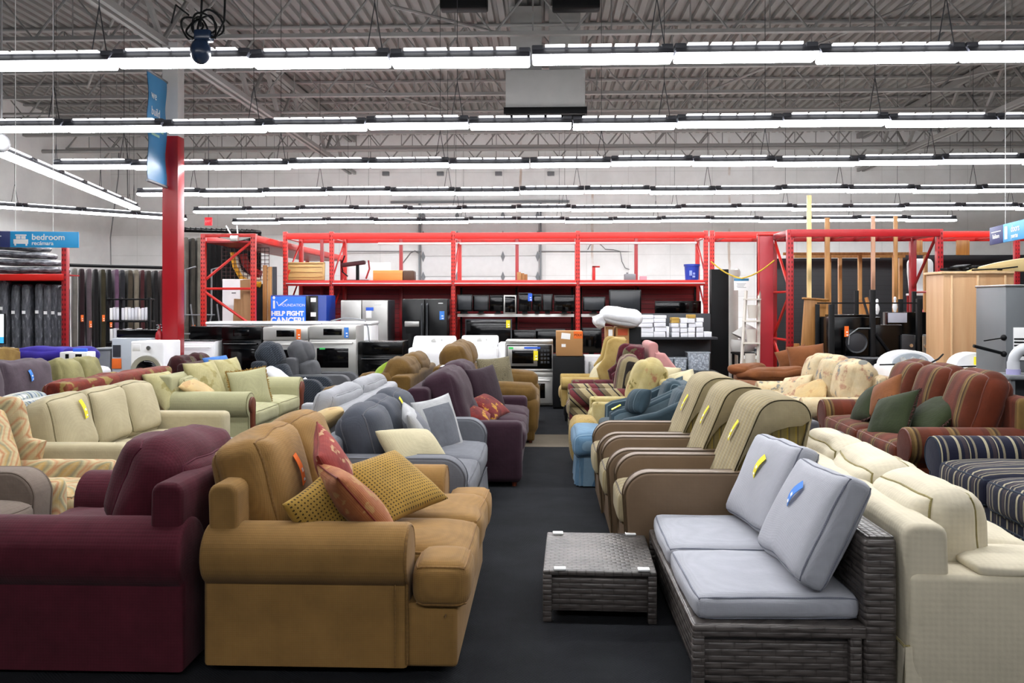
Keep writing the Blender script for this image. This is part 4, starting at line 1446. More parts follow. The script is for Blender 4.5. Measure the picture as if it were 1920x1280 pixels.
# chairs hidden between the rows
sofa('armchair', 'dark grey armchair tucked behind the tan recliners', 'armchair', *faceR(2.35, 6.95, 7.75, .85), GREYR, sh=.42, ah=.6, aw=.14, bh=.72, n=1, arm='track', back='tight', seed=1)
sofa('armchair', 'beige armchair tucked beyond the cream sofa end', 'armchair', *faceR(2.45, 6.08, 6.85, .85), TAUPE, sh=.4, ah=.55, aw=.14, bh=.7, n=1, arm='track', back='tight', seed=2, arm_mat=BEIGE)
# ------------------------------------------------------------------ appliances, shelves and racks at the back
def span(px0, px1, d):
    a, b = at(px0, d), at(px1, d)
    return (a[0] + b[0]) / 2, (a[1] + b[1]) / 2, abs(b[0] - a[0])


def handle(t, x0, x1, y, z, mat, r=.011):
    m = MB().tube([(x0, y, z), (x0, y - .04, z), (x1, y - .04, z), (x1, y, z)], r, 8)
    return m.build('handle', mat, t)


def oven_door(t, x0, x1, z0, z1, y, mat, glass=True):
    d = MB().box((x0, y - .03, z0), (x1, y, z1), .008).build('door', mat, t)
    w, h = x1 - x0, z1 - z0
    MB().box((x0 + w * .16, y - .034, z0 + h * .2), (x1 - w * .16, y - .028, z1 - h * .24), .003).build('window', DGLASS, d)
    m = MB().tube([(x0 + .05, y - .03, z1 - .05), (x0 + .05, y - .075, z1 - .05), (x1 - .05, y - .075, z1 - .05), (x1 - .05, y - .03, z1 - .05)], .012, 8)
    m.build('handle', mat, d)
    return d


def wall_oven(label, px0, px1, top, d, body, face, tag=None, tape=None):
    x, y, w = span(px0, px1, d)
    h = hz(top, d)
    t = empty('double_oven', label, 'oven', (x, y + .3, 0))
    MB().box((-w / 2, -.28, 0), (w / 2, .3, h), .006).build('body', body, t)
    MB().box((-w / 2, -.31, h - .2), (w / 2, -.28, h - .01), .005).build('control_panel', face, t)
    MB().box((-w * .2, -.315, h - .15), (w * .2, -.309, h - .05), .003).build('display', DGLASS, t)
    oven_door(t, -w / 2, w / 2, h - .76, h - .22, -.28, face)
    oven_door(t, -w / 2, w / 2, .08, h - .78, -.28, face)
    if tag:
        price_tag(t, T(w * .3, -.33, h - .03), tag, .07, .16)
    if tape:
        MB().box((-w * .28, -.319, h - .37), (-w * .16, -.316, h - .345)).build('sticker', tape, t)
    return t


WST = plain('pale_steel', 'c2c1bd', .36, .6)
wall_oven('stainless double oven with orange tag, between black oven and its twin', 493, 578, 613, 13.7, WST, WST, TAGO)
wall_oven('stainless double oven with green sticker on its upper window', 580, 668, 610, 13.6, WST, WST, TAGB, GREENT)
wall_oven('black double oven next to the white range', 415, 490, 612, 13.8, BLACK, BLACK)
wall_oven('glossy black microwave oven tower beside the double ovens', 672, 755, 640, 13.7, BLACK, BLACK)


def range_cooker(label, px0, px1, top, d, body, panel):
    x, y, w = span(px0, px1, d)
    h = hz(top, d)
    t = empty('kitchen_range', label, 'stove', (x, y + .32, 0))
    MB().box((-w / 2, -.3, 0), (w / 2, .3, 1.03), .01).build('body', body, t)
    MB().box((-w / 2, .2, 1.03), (w / 2, .3, h), .015).build('control_panel', panel, t)
    MB().box((-w / 2, -.31, 1.02), (w / 2, .2, 1.04), .008).build('cooktop', BLACK, t)
    oven_door(t, -w / 2 + .01, w / 2 - .01, .25, .98, -.3, body)
    MB().box((-w / 2 + .01, -.32, .05), (w / 2 - .01, -.3, .23), .008).build('drawer', body, t)
    return t


range_cooker('white range with black back panel right behind the red column', 330, 403, 613, 13.7, WHITE, BLACK)

# built-in microwave and oven unit at the aisle end
x, y, w = span(948, 1037, 13.75)
t = empty('microwave_oven_unit', 'stainless oven with built-in microwave at the aisle end', 'oven', (x, y + .3, 0))
h = hz(638, 13.75)
MB().box((-w / 2, -.28, .02), (w / 2, .3, h), .006).build('body', WST, t)
MB().box((-w / 2, -.3, h - .05), (w / 2, -.28, h), .004).build('top_trim', STEEL, t)
o = MB().box((-w / 2 + .02, -.305, h - .44), (w / 2 - .02, -.28, h - .07), .006).build('microwave', BLACK, t)
MB().box((-w / 2 + .03, -.312, h - .40), (w * .17, -.304, h - .09), .006).build('door_frame', STEEL, o)
MB().box((-w / 2 + .10, -.316, h - .36), (w * .09, -.31, h - .15), .004).build('window', DGLASS, o)
m = MB()
for i in range(4):
    for j in range(3):
        m.box((w * .24 + j * .05, -.309, h - .36 + i * .06), (w * .24 + j * .05 + .035, -.304, h - .36 + i * .06 + .035), .002)
m.build('keypad', DGREY, o)
s = MB()
s.box((-w / 2 + .05, -.32, h - .135), (-w / 2 + .12, -.317, h - .105))
s.build('sticker', GREENT, t)
MB().box((-.08, -.32, h - .13), (.17, -.317, h - .1)).build('tape', TAPEB, t)
price_tag(t, T(.1, -.325, h - .16), TAGY, .07, .15)
MB().box((-w / 2, -.3, h - .49), (w / 2, -.28, h - .45), .003).build('vent_trim', STEEL, t)
oven_door(t, -w / 2 + .01, w / 2 - .01, .05, h - .57, -.28, WST)
MB().box((-w / 2 + .01, -.3, h - .56), (w / 2 - .01, -.28, h - .5), .003).build('control_strip', WST, t)


def top_washer(label, px0, px1, top, d, lidw=WHITE):
    x, y, w = span(px0, px1, d)
    hb = hz(top, d)
    t = empty('washing_machine', label, 'washer', (x, y + .33, 0))
    z = hb - .16
    MB().box((-w / 2, -.33, .02), (w / 2, .33, z), .03, 3).build('body', WHITE, t)
    m = MB()
    m.prism([(-.1 + .02, z), (.33, z), (.33, hb - .03), (.28, hb), (.16, hb)], -w / 2 + .015, w / 2 - .015, 'x', .03, 3)
    c = m.build('console', WHITE, t)
    k = MB()
    k.cyl((0, .02, hb - .08), (0, .05, hb - .06), .04, 14).cyl((w * .18, .04, hb - .06), (w * .18, .07, hb - .05), .015, 10)
    k.build('knob', WST, c)
    MB().box((-w / 2 + .05, -.31, z - .005), (w / 2 - .05, -.09, z + .012), .008).build('lid', lidw, t)
    f = MB().box((-w / 2 + .06, -.336, z - .30), (w / 2 - .06, -.328, z - .06), .004)
    f.build('front_panel', WHITE, t)
    return t


top_washer('white top-load washer beside the black microwave tower', 765, 850, 632, 13.2)
top_washer('white top-load washer by the built-in microwave unit', 858, 933, 631, 13.4)
x, y, w = span(934, 947, 13.6)
one(MB().box((-w / 2, -.3, 0), (w / 2, .3, hz(643, 13.6)), .02), 'slim_appliance', WHITE, 'narrow white appliance side squeezed next to the microwave unit', 'appliance', T(x, y + .3, 0))

# front loader and grey dryer at the rug department
x, y, w = span(243, 306, 12.2)
h = hz(640, 12.2)
t = empty('front_load_washer', 'white front-load washer with round dark door', 'washer', (x, y + .3, 0))
MB().box((-w / 2, -.28, .02), (w / 2, .3, h), .02, 3).build('body', WHITE, t)
m = MB().lathe([(.001, 0), (.15, .01), (.19, .03), (.225, .03), (.235, 0)], 24, T(0, -.28, h - .42) @ RX(PI / 2))
o = m.build('door', WST, t)
MB().ball((0, -.285, h - .42), .165, .05, .165, 20).build('glass', DGLASS, o)
MB().cyl((.03, -.28, h - .09), (.03, -.31, h - .09), .03, 14).build('knob', CHROME, t)
MB().box((-w * .44, -.285, h - .13), (-w * .2, -.278, h - .04), .004).build('detergent_drawer', WHITE, t)
x, y, w = span(220, 246, 13.0)
h = hz(634, 13.0)
t = empty('dryer', 'grey dryer with orange notice beside the front-load washer', 'dryer', (x + .1, y + .3, 0))
MB().box((-.3, -.28, 0), (.3, .3, h), .015).build('body', plain('dryer_grey', 'b9c0c6', .4), t)
MB().box((-.28, -.29, h - .28), (-.16, -.281, h - .1), .004).build('vent', DGREY, t)
MB().box((-.29, -.295, h - .45), (-.15, -.283, h - .3), .002).build('notice', TAGO, t)
MB().box((-.32, -.1, h), (.32, .3, h + .12), .02).build('console', BLACK, t)
# fire extinguisher
t = empty('fire_extinguisher', 'red fire extinguisher mounted on the side of the red column', 'extinguisher', (cx - .19, cy - .05, hz(676, 13.2)))
MB().lathe([(.001, 0), (.05, .0), (.06, .02), (.06, .36), (.05, .42), (.025, .45), (.02, .48), (.001, .48)], 18).build('cylinder', DRED, t)
MB().box((-.05, -.064, .2), (.05, -.045, .32), .01).build('paper_label', PAPER, t)
MB().box((-.02, -.05, .48), (.02, .06, .51), .006).box((-.015, -.08, .53), (.015, .06, .545), .004).cyl((0, 0, .48), (0, 0, .54), .02, 10).build('valve', CHROME, t)
MB().box((-.02, -.03, .1), (.07, .03, .16), .005).build('wall_bracket', DGREY, t)

# white chests behind the ovens
for i, (px0, px1, lab) in enumerate(((385, 470, 'white chest appliance behind the black oven'), (474, 600, 'long white chest freezer behind the stainless ovens'), (604, 696, 'white dryer with loose grey cord on top behind the stainless ovens'))):
    x, y, w = span(px0, px1, 14.6)
    t = empty('chest_freezer' if i < 2 else 'dryer', lab, 'appliance', (x, y + .33, 0))
    h = hz(603, 14.6)
    MB().box((-w / 2, -.32, 0), (w / 2, .32, h - .06), .015).build('body', WHITE, t)
    MB().box((-w / 2 - .01, -.33, h - .05), (w / 2 + .01, .33, h), .02, 3).build('lid', WHITE, t)
    if i == 2:
        MB().tube([(-.3, -.2, h + .01), (-.1, -.1, h + .06), (.1, -.2, h + .05), (.3, -.3, h + .02), (.36, -.34, h - .1), (.38, -.35, h - .3)], .012, 6).build('cord', GREY, t)

# vending machine
d = 16.35
x, y, w = span(505, 612, d)
h = hz(553, d)
t = empty('vending_machine', 'blue lit vending machine asking to help fight cancer', 'vending machine', (x, y + .4, 0))
VB = glow('vending_blue', '1560d8', .55)
MB().box((-w / 2, -.36, 0), (w / 2, .34, h), .02).build('cabinet', plain('vending_side', '1b3f9c', .35), t)
xs = -w / 2 + w * .63
MB().box((-w / 2 + .02, -.39, .1), (xs, -.36, h - .03), .006).build('lit_panel', VB, t)
pn = MB().box((xs + .01, -.39, .1), (w / 2 - .16, -.36, h - .01), .006).build('selection_panel', BLACK, t)
m = MB()
for i, c in enumerate((.05, .32, .48, .62)):
    m.box((xs + .1, -.397, h - c - .08), (xs + .2, -.389, h - c), .003)
m.build('button', PAPER, pn)
xc = (-w / 2 + xs) / 2
text('FOUNDATION', .07, PAPER, t, T(xc + .1, -.397, h - .19) @ RX(PI / 2))
text('HELP FIGHT', .115, PAPER, t, T(xc, -.397, h - .345) @ RX(PI / 2), bold=.006)
text('CANCER!', .15, PAPER, t, T(xc, -.397, h - .475) @ RX(PI / 2), bold=.006)
m = MB()
m.tube([(-.40, -.397, h - .12), (-.36, -.397, h - .2), (-.2, -.397, h - .08)], .01, 6).cyl((-.45, -.397, h - .25), (-.45, -.397, h - .1), .02, 8).ball((-.45, -.397, h - .05), .025, .006, .03)
m.build('logo', PAPER, t)

# refrigerators
d = 16.4
x, y, w = span(633, 722, d)
h = hz(562, d)
t = empty('refrigerator', 'stainless french door refrigerator with a blue taped tag', 'refrigerator', (x + .05, y + .4, 0))
MB().box((-w / 2, -.32, 0), (w / 2, .4, h), .01).build('body', DGREY, t)
for s in (-1, 1):
    xx0, xx1 = (-w / 2, -.05) if s < 0 else (-.045, w / 2)
    o = MB().box((xx0, -.39, .62), (xx1, -.32, h - .01), .015, 3).build('door', STEEL, t)
    hx = -.05 + s * .05
    MB().tube([(hx, -.39, .75), (hx, -.44, .78), (hx, -.44, 1.2), (hx, -.39, 1.23)], .016, 8).build('handle', PAPER, o)
MB().box((-w / 2, -.39, .04), (w / 2, -.32, .6), .015, 3).build('freezer_drawer', STEEL, t)
MB().box((w * .22, -.397, h - .1), (w * .36, -.391, h - .075), .002).build('badge', PAPER, t)
MB().box((w * .04, -.397, h - .34), (w * .16, -.392, h - .18), .002).build('tag', PAPER, t)
MB().box((w * .04, -.399, h - .2), (w * .2, -.393, h - .14), .002).build('tape', TAPEB, t)
x, y, w = span(753, 839, 16.4)
h = hz(560, 16.4)
t = empty('refrigerator', 'black side by side refrigerator with blue tag and ice dispenser', 'refrigerator', (x, y + .4, 0))
MB().box((-w / 2, -.32, 0), (w / 2, .4, h), .01).build('body', BLACK, t)
for s in (-1, 1):
    xx0, xx1 = (-w / 2, -.005) if s < 0 else (.0, w / 2)
    o = MB().box((xx0, -.38, .05), (xx1, -.32, h - .01), .015, 3).build('door', BLACK, t)
    MB().tube([(s * .05, -.38, .5), (s * .05, -.43, .53), (s * .05, -.43, h - .12), (s * .05, -.38, h - .09)], .016, 8).build('handle', DGREY, o)
m = MB().box((-w * .42, -.385, h - .65), (-w * .1, -.375, h - .4), .01).build('dispenser', MBLACK, t)
MB().box((-w * .44, -.40, h - .52), (-w * .12, -.38, h - .42), .02).build('dispenser_cup', STEEL, m)
price_tag(t, T(w * .38, -.39, h - .23), TAGB, .09, .16, 'blue tag')
MB().box((w * .3, -.386, h - .09), (w * .4, -.381, h - .075), .002).build('badge', PAPER, t)


# red pallet racking along the back
def holes(name, c):
    k = NT(name)
    x, y, z, v = k.xyz()
    f = k.ma('SUBTRACT', k.ma('FRACT', k.ma('MULTIPLY', z, 1 / .075)), .5)
    hit = k.ma('MULTIPLY', k.ma('LESS_THAN', k.ma('ABSOLUTE', f), .2), k.ma('LESS_THAN', k.ma('ABSOLUTE', k.ma('SUBTRACT', k.ma('FRACT', k.ma('MULTIPLY', x, 1 / .5)), 0)), 2))
    k.col(lin(c))
    k.b.inputs['Roughness'].default_value = .42
    return k.m


def upright(t, x, y, h, mat, w=.085, dp=.075, holes_on=True):
    m = MB().box((x - w / 2, y - dp / 2, 0), (x + w / 2, y + dp / 2, h), .008)
    if holes_on:
        q = m
        q.cur = 1
        z = .3
        while z < h - .05:
            for s in (-1, 1):
                q.box((x + s * w * .24 - .008, y - dp / 2 - .002, z), (x + s * w * .24 + .008, y - dp / 2 + .002, z + .035))
            z += .075
    return m.build('upright', [mat, plain('slot_hole', '4a0d0b', .8)], t)


DR = 17.3
zt, zs = 3.0, 2.06
PX = [532, 620, 850, 1083, 1320]
XS = [at(p, DR)[0] for p in PX]
y0 = at(850, DR)[1]
t = empty('pallet_rack', 'long red pallet rack across the back wall holding televisions and refrigerators', 'rack', (0, y0, 0))
for x in XS:
    upright(t, x, 0, zt + .03, RED)
    upright(t, x + .02, 1.05, zt + .03, RED, holes_on=False)
    m = MB()
    for z in (.5, 1.4, 2.0, 2.9):
        m.cyl((x + .01, 0, z), (x + .01, 1.05, z), .018, 6)
    for z in (.5, 1.4, 2.1):
        m.cyl((x + .01, 0, z), (x + .01, 1.05, z + .8), .018, 6)
    m.build('brace', RED, t)
for a, b in zip(XS, XS[1:]):
    for y in (-.045, 1.06):
        for z, hh in ((zt - .12, .12), (zs - .10, .11)):
            MB().box((a + .03, y - .02, z), (b - .03, y + .02, z + hh), .008).build('beam', RED, t)
    MB().box((a + .03, -.09, zs - .06), (b - .03, -.065, zs - .045), .003).build('price_rail', PAPER, t)
    MB().box((a + .03, -.02, zs - .035), (b - .03, 1.04, zs - .005)).build('deck', DRED, t)
    xm = (a + b) / 2
    upright(t, xm, 1.05, zt, DRED, .07, .07, False)
# maroon slat wall under the rack
sw = NT('maroon_slatwall')
_, _, z_, v_ = sw.xyz()
f_ = sw.ma('FRACT', sw.ma('MULTIPLY', z_, 1 / .1))
sw.col(sw.mix(sw.ma('LESS_THAN', f_, .12), lin('8c1420'), lin('4a0a10')))
sw.b.inputs['Roughness'].default_value = .5
MB().box((XS[0], 1.1, 0), (XS[-1], 1.14, zs - .06)).build('slat_panel', sw.m, t)
# strip rail behind the top opening
MB().cyl((at(690, DR)[0], 1.0, 2.86), (XS[-1], 1.0, 2.86), .025, 8).build('rail', PAPER, t)
MB().box((at(1365, DR)[0] - .3, -.06, zt - .12), (at(1900, DR)[0] + 1, -.02, zt), .008).build('beam', RED, t)
MB().box((at(1365, DR)[0] - .3, 1.0, zt - .12), (at(1900, DR)[0] + 1, 1.04, zt), .008).build('beam', RED, t)
m = MB()
for i in range(9):
    xx = XS[-1] + .4 + i * .75
    m.box((xx - .03, 0, zt - .1), (xx + .03, 1.0, zt - .06))
m.build('cross_bar', RED, t)
upright(t, at(1885, DR)[0], 0, zt, DRED, .1, .08)
upright(t, XS[-1] + .12, 0, zt + .03, RED)
RACK = t

# things on the upper rack shelf
ry = y0 + .35


def on_shelf(px, d=DR + .3):
    return at(px, d)[0]


x0, x1 = on_shelf(535), on_shelf(608)
TRAYM = plain('tan_plastic', 'c9a86a', .45)
for i in range(2):
    m = MB()
    w, hh = (x1 - x0), .36
    m.box((-w / 2, -.03, 0), (w / 2, .0, hh), .012)
    for q in range(3):
        m.box((-w * .42, -.045, .06 + q * .1), (w * .42, -.028, .075 + q * .1), .005)
    m.box((-w / 2, -.05, hh - .03), (w / 2, .02, hh), .01).box((-w / 2, -.05, 0), (-w / 2 + .03, .02, hh), .01).box((w / 2 - .03, -.05, 0), (w / 2, .02, hh), .01)
    one(m, 'plastic_tray', TRAYM, ('tan plastic tray standing on edge on the rack shelf, in front', 'tan plastic tray standing behind the other tray on the rack shelf')[i], 'tray', T((x0 + x1) / 2 - .04 * i, ry - .1 + .1 * i, zs + .02) @ RX(-.05))
x = on_shelf(668)
t = empty('exercise_stand', 'black and red folding frame standing on the rack shelf', 'stand', (x, ry, zs))
MB().box((-.03, -.03, 0), (.03, .03, .34), .006).box((-.22, -.06, 0), (.22, .06, .03), .006).build('post', MBLACK, t)
MB().box((-.28, -.08, .32), (.2, .08, .4), .02, m=RY(-.12)).build('seat', plain('maroon_pad', '45161b', .6), t)
MB().tube([(-.3, 0, .2), (-.33, 0, .33), (-.26, 0, .52)], .014, 8).tube([(-.32, 0, .2), (-.2, 0, .1)], .014, 8).build('handlebar', MBLACK, t)
MB().tube([(.17, 0, .05), (.24, 0, .25), (.22, 0, .42)], .018, 8).build('leg', DRED, t)
x0, x1 = on_shelf(640), on_shelf(722)
t = one(MB().box((x0 - (x0 + x1) / 2, 0, 0), (x1 - (x0 + x1) / 2, .03, .40), .02), 'white_board', WHITE, 'white board leaning at the back of the rack shelf', 'board', T((x0 + x1) / 2, y0 + .85, zs))
x0, x1 = on_shelf(700), on_shelf(777)
w = x1 - x0
t = empty('storage_box', 'orange wooden box with a dark end on the rack shelf', 'box', ((x0 + x1) / 2, ry, zs))
MB().box((-w / 2, -.15, 0), (w * .22, .15, .215), .008).build('body', wood('orange_osb', 'b9742c', 'd4934a', 2, 0), t)
MB().box((w * .22, -.15, 0), (w / 2, .15, .21), .03, 3).build('end_cap', plain('brown_end', '4a3220', .6), t)
for i in range(3):
    one(MB().box((-.04, -.03, 0), (.04, .03, .18 - .02 * i), .004), 'short_board', CARD, ('tallest brown offcut by the rack post', 'middle brown offcut by the rack post', 'shortest brown offcut by the rack post')[i], 'board', T(on_shelf(973 + i * 6), ry + .05 * i, zs))
m = MB().box((-.03, -.03, 0), (.03, .03, .3), .004).box((-.03, -.03, .27), (.12, .03, .3), .004)
one(m, 'red_bracket', RED, 'loose red rack bracket standing on the shelf below the wiring', 'bracket', T(on_shelf(1113), ry, zs))
m = MB().box((-.11, -.08, 0), (.11, .08, .14), .015).cyl((-.05, 0, .14), (-.05, 0, .17), .02, 8)
one(m, 'transformer_box', GREY, 'small grey metal box under the wiring on the rack shelf', 'box', T(on_shelf(1180), ry, zs))
one(MB().box((-.07, -.05, 0), (.07, .05, .1), .01), 'pink_box', plain('pink_plastic', 'e89aa5', .5), 'small pink box on the rack shelf', 'box', T(on_shelf(1206), ry + .1, zs))
t = empty('bucket', 'blue plastic bucket at the end of the rack shelf', 'bucket', (on_shelf(1296), ry + .05, zs + .003))
BLB = plain('bucket_blue', '1d3fb0', .4)
MB().lathe([(.001, 0), (.12, 0), (.145, .29), (.16, .29), (.16, .33), (.15, .33), (.13, .02), (.001, .02)], 24).build('pail', BLB, t)
MB().box((-.07, -.15, .1), (-.02, -.125, .2), .003).box((-.01, -.145, .06), (.04, -.12, .1), .003).box((0, -.148, .12), (.04, -.125, .16), .003).build('print', plain('pale_blue_print', '8fa8e0', .5), t)

# television shelves inside the rack
zsh = hz(590, 17.0)
ZT = zsh + .015
yt = y0 + .1
m_ = empty('display_shelf', 'black television shelf with white edge strips under the red rack', 'shelf', (0, yt, 0))
x0, x1 = at(851, 17.2)[0], at(1318, 17.2)[0]
SEC = [(XS[2] + .07, XS[3] - .07), (XS[3] + .07, XS[4] - .07)]
for x0, x1 in SEC:
    MB().box((x0, 0, zsh - .02), (x1, .55, zsh), .004).build('shelf_board', MBLACK, m_)
    MB().box((x0, -.012, zsh - .045), (x1, 0, zsh + .012), .002).build('edge_strip', PAPER, m_)
    MB().box((x0, 0, .55), (x1, .55, .58), .004).build('shelf_board', MBLACK, m_)
    for xx in (x0 + .02, (x0 + x1) / 2, x1 - .02):
        MB().box((xx - .02, .56, 0), (xx + .02, .59, zs - .12)).build('post', MBLACK, m_)


def tv(label, px0, px1, top, bottom, d, stand=True, bez=BLACK, scr=DGLASS, y=None, tag=None, zbase=None, rz=0):
    x, yy, w = span(px0, px1, d)
    zb = hz(bottom, d) if zbase is None else zbase
    h = hz(top, d) - zb
    t = empty('television', label, 'television', (x, yy, zb), rz)
    z0 = .05 if stand else 0
    MB().box((-w / 2, -.02, z0), (w / 2, .03, h), .008).build('bezel', bez, t)
    MB().box((-w / 2 + .025, -.024, z0 + .03), (w / 2 - .025, -.018, h - .025), .002).build('screen', scr, t)
    if stand:
        MB().box((-w * .22, -.09, 0), (w * .22, .1, .018), .006).box((-.05, 0, .015), (.05, .03, z0 + .05), .004).build('stand', MBLACK, t)
    if tag:
        price_tag(t, T(w * .42, -.03, h - .02), tag, .08, .15)
    return t


GSCR = plain('grey_screen', '2c2f33', .25)
dd = 17.25
tv('television with a grey reflecting screen first on the shelf', 857, 886, 552, 585, dd, scr=GSCR, zbase=ZT)
tv('narrow dark television second on the shelf', 887, 917, 553, 585, dd + .1, scr=GSCR, zbase=ZT)
tv('dark television third on the shelf', 918, 950, 553, 585, dd + .15, zbase=ZT)
tv('television with silver frame in the middle of the shelf', 944, 968, 553, 585, dd - .05, bez=STEEL, stand=False, zbase=ZT, rz=.2)
tv('television with blue tape, right after the silver framed one', 972, 996, 548, 585, dd, zbase=ZT, tag=TAPEB)
tv('narrow black television between blue taped ones', 998, 1016, 551, 585, dd + .1, zbase=ZT)
tv('slim black television beside the wide one with silver foot', 1017, 1036, 551, 585, dd + .1, scr=GSCR, zbase=ZT)
tv('wide black television with silver bottom edge', 1039, 1077, 553, 585, dd - .05, zbase=ZT)
tv('grey screened television beside the rack post', 1093, 1135, 556, 585, dd - .05, scr=GSCR, zbase=ZT)
tv('tall black television screen behind the plastic wrapped cushion', 1142, 1202, 543, 590, 17.2, stand=False, scr=GSCR, zbase=ZT)
tv('large television with yellow tag behind the white washers', 872, 960, 598, 660, 17.3, scr=DGLASS, bez=DGREY, tag=TAGY, zbase=.585)
tv('black television standing behind the microwave unit', 960, 1005, 618, 660, 17.4, zbase=.585)
tv('wide black television next to the cardboard box', 1004, 1060, 616, 660, 17.5, zbase=.585)
tv('long black television lying behind the gold wing chair', 1090, 1128, 614, 670, 17.4, zbase=.585)
tv('wide black television with white badge under the rack end', 1228, 1314, 564, 598, 17.3, stand=False, zbase=ZT)

# black cabinet and cardboard box
x, y, w = span(1037, 1096, 13.4)
h = hz(667, 13.4)
t = empty('cabinet', 'matt black cabinet under the cardboard box at the aisle end', 'cabinet', (x, y + .3, 0))
MB().box((-w / 2, -.28, 0), (w / 2, .3, h), .008).build('body', MBLACK, t)
MB().box((-w / 2 + .01, -.3, .03), (w / 2 - .01, -.28, h - .02), .004).build('door', MBLACK, t)
x, y, bw = span(1043, 1093, 13.3)
t = empty('cardboard_box', 'brown cardboard box with orange label on the black cabinet', 'box', (x, y + .3, h))
bh = hz(621, 13.3) - h
MB().box((-bw / 2, -.2, 0), (bw / 2, .2, bh), .004).build('carton', CARD, t)
MB().box((bw * .16, -.205, bh * .7), (bw * .5, -.199, bh * .99)).build('orange_label', TAGO, t)
text('POLK AUDIO', .04, MBLACK, t, T(bw * .33, -.207, bh * .85) @ RX(PI / 2)) if False else text('POLK', .05, MBLACK, t, T(bw * .33, -.207, bh * .84) @ RX(PI / 2))
m = MB().box((-bw * .38, -.204, bh * .66), (-bw * .04, -.199, bh * .9), m=RY(.1)).box((-bw * .3, -.204, bh * .36), (-bw * .14, -.199, bh * .48))
m.build('paper_label', PAPER, t)
# dishwasher behind wing chair
x, y, w = span(1097, 1140, 13.9)
t = empty('dishwasher', 'steel and white dishwasher edge behind the gold wing chair', 'dishwasher', (x, y + .3, 0))
h = hz(668, 13.9)
MB().box((-w / 2, -.28, 0), (w / 2, .3, h), .01).build('body', WHITE, t)
MB().box((-w / 2 + .06, -.31, .05), (w / 2, -.28, h - .08), .01).build('door', STEEL, t)
MB().box((-w / 2 + .12, -.315, .15), (w / 2 - .06, -.309, h - .2), .004).build('window', DGLASS, t)

# grey gondola shelf with white boxes
d = 14.6
x0, x1 = at(1200, d)[0], at(1342, d)[0]
yg = at(1270, d)[1]
w = x1 - x0
t = empty('gondola_shelf', 'dark grey gondola shelving holding white boxes and clear bins', 'shelf', ((x0 + x1) / 2, yg + .3, 0))
zu, zl_ = hz(632, d), hz(697, d - .1)
MB().box((-w / 2, .2, 0), (w / 2, .25, hz(588, d)), .004).build('back_panel', DGREY, t)
MB().box((-w / 2 - .03, -.3, zu - .04), (w / 2 + .03, .2, zu), .004).build('shelf_board', DGREY, t)
MB().box((-w / 2 - .05, -.4, zl_ - .05), (w / 2 + .03, .2, zl_), .004).build('shelf_board', DGREY, t)
MB().box((-w / 2, -.38, 0), (w / 2, .2, zl_ - .05), .004).build('base', MBLACK, t)
gx, gy = (x0 + x1) / 2, yg + .3
WB = plain('white_carton', 'dfe0e6', .7, var=.04)
rows = [  # (px0, px1, [tops])
    (1203, 1228, (624, 614, 606, 598, 590)), (1229, 1252, (622, 613, 605, 597, 591)), (1253, 1259, (612,)), (1262, 1277, (623, 614, 606)),
    (1278, 1292, (624, 615, 606, 596)), (1293, 1307, (623, 614, 606, 597)), (1308, 1322, (623, 613, 604, 596)), (1323, 1338, (622,))]
n = 0
for px0, px1, tops in rows:
    zb = zu
    for k, tp in enumerate(tops):
        zb += .002
        a, b = at(px0, d - .1)[0], at(px1 - 1, d - .1)[0]
        zt_ = hz(tp, d - .1)
        j = .01 * math.sin(n * 2.3)
        where = ('bottom', 'second', 'third', 'fourth', 'top')[k] if k < len(tops) - 1 else 'top'
        one(MB().box((-(b - a) / 2, -.12, 0), ((b - a) / 2, .14, zt_ - zb - .003), .004), 'white_box', WB,
            f'white box, {where} of the {ORD[rows.index((px0, px1, tops))]} stack along the gondola shelf', 'box', T((a + b) / 2 + j, gy - .14 + j, zb), 'white boxes on the gondola shelf')
        zb = zt_
        n += 1
YB_ = plain('ochre_box', 'b08d3e', .7)
for i, (px, zt_, hgt) in enumerate(((1269, hz(606, d - .1), .045), (1269, hz(606, d - .1) + .047, .045), (1300, hz(597, d - .1), .06))):
    one(MB().box((-.065, -.1, 0), (.065, .1, hgt), .004), 'ochre_box', YB_, ('lower ochre box on the fourth white stack', 'upper ochre box on the fourth white stack', 'ochre box on top of the sixth white stack')[i], 'box', T(at(px, d - .1)[0], gy - .14, zt_ + .003))
# clear bins of crystals
k = NT('clear_bin')
k.b.inputs['Base Color'].default_value = lin('c8d0d8')
k.b.inputs['Roughness'].default_value = .15
k.b.inputs['Alpha'].default_value = .35
BINM = k.m
k = NT('crystal_fill')
x_, y_, z_, v_ = k.xyz()
vo = k.n('TexVoronoi', {'Vector': v_, 'Scale': 28.0})
k.col(k.ramp(vo.outputs[0], [(0, 'e6ebf2'), (.4, '8d96a4'), (.8, '4f5866')]))
k.b.inputs['Roughness'].default_value = .25
k.bump(vo.outputs[0], .8, .02)
CRY = k.m
for i, (px0, px1, tp) in enumerate(((1252, 1268, 673), (1269, 1294, 673), (1295, 1338, 662))):
    x, y, w = span(px0, px1, d - .25)
    hh = hz(tp, d - .25) - zl_
    t = empty('storage_bin', ('small clear bin with some blue at the end of the low shelf', 'middle clear plastic bin of crystals on the low shelf', 'large clear plastic bin full of crystals on the low shelf')[i], 'bin', (x, gy - .1, zl_ + .004))
    MB().prism([(-w * .45, 0), (w * .45, 0), (w * .5, hh), (-w * .5, hh)], -.14, .14, 'y', .01, 2).build('bin', BINM, t)
    MB().prism([(-w * .43, .01), (w * .43, .01), (w * .47, hh * .93), (-w * .47, hh * .93)], -.125, .125, 'y', .03, 2).build('contents', CRY, t, kind='stuff')
    MB().box((-w * .52, -.15, hh - .02), (w * .52, .15, hh), .006).build('rim', BINM, t)
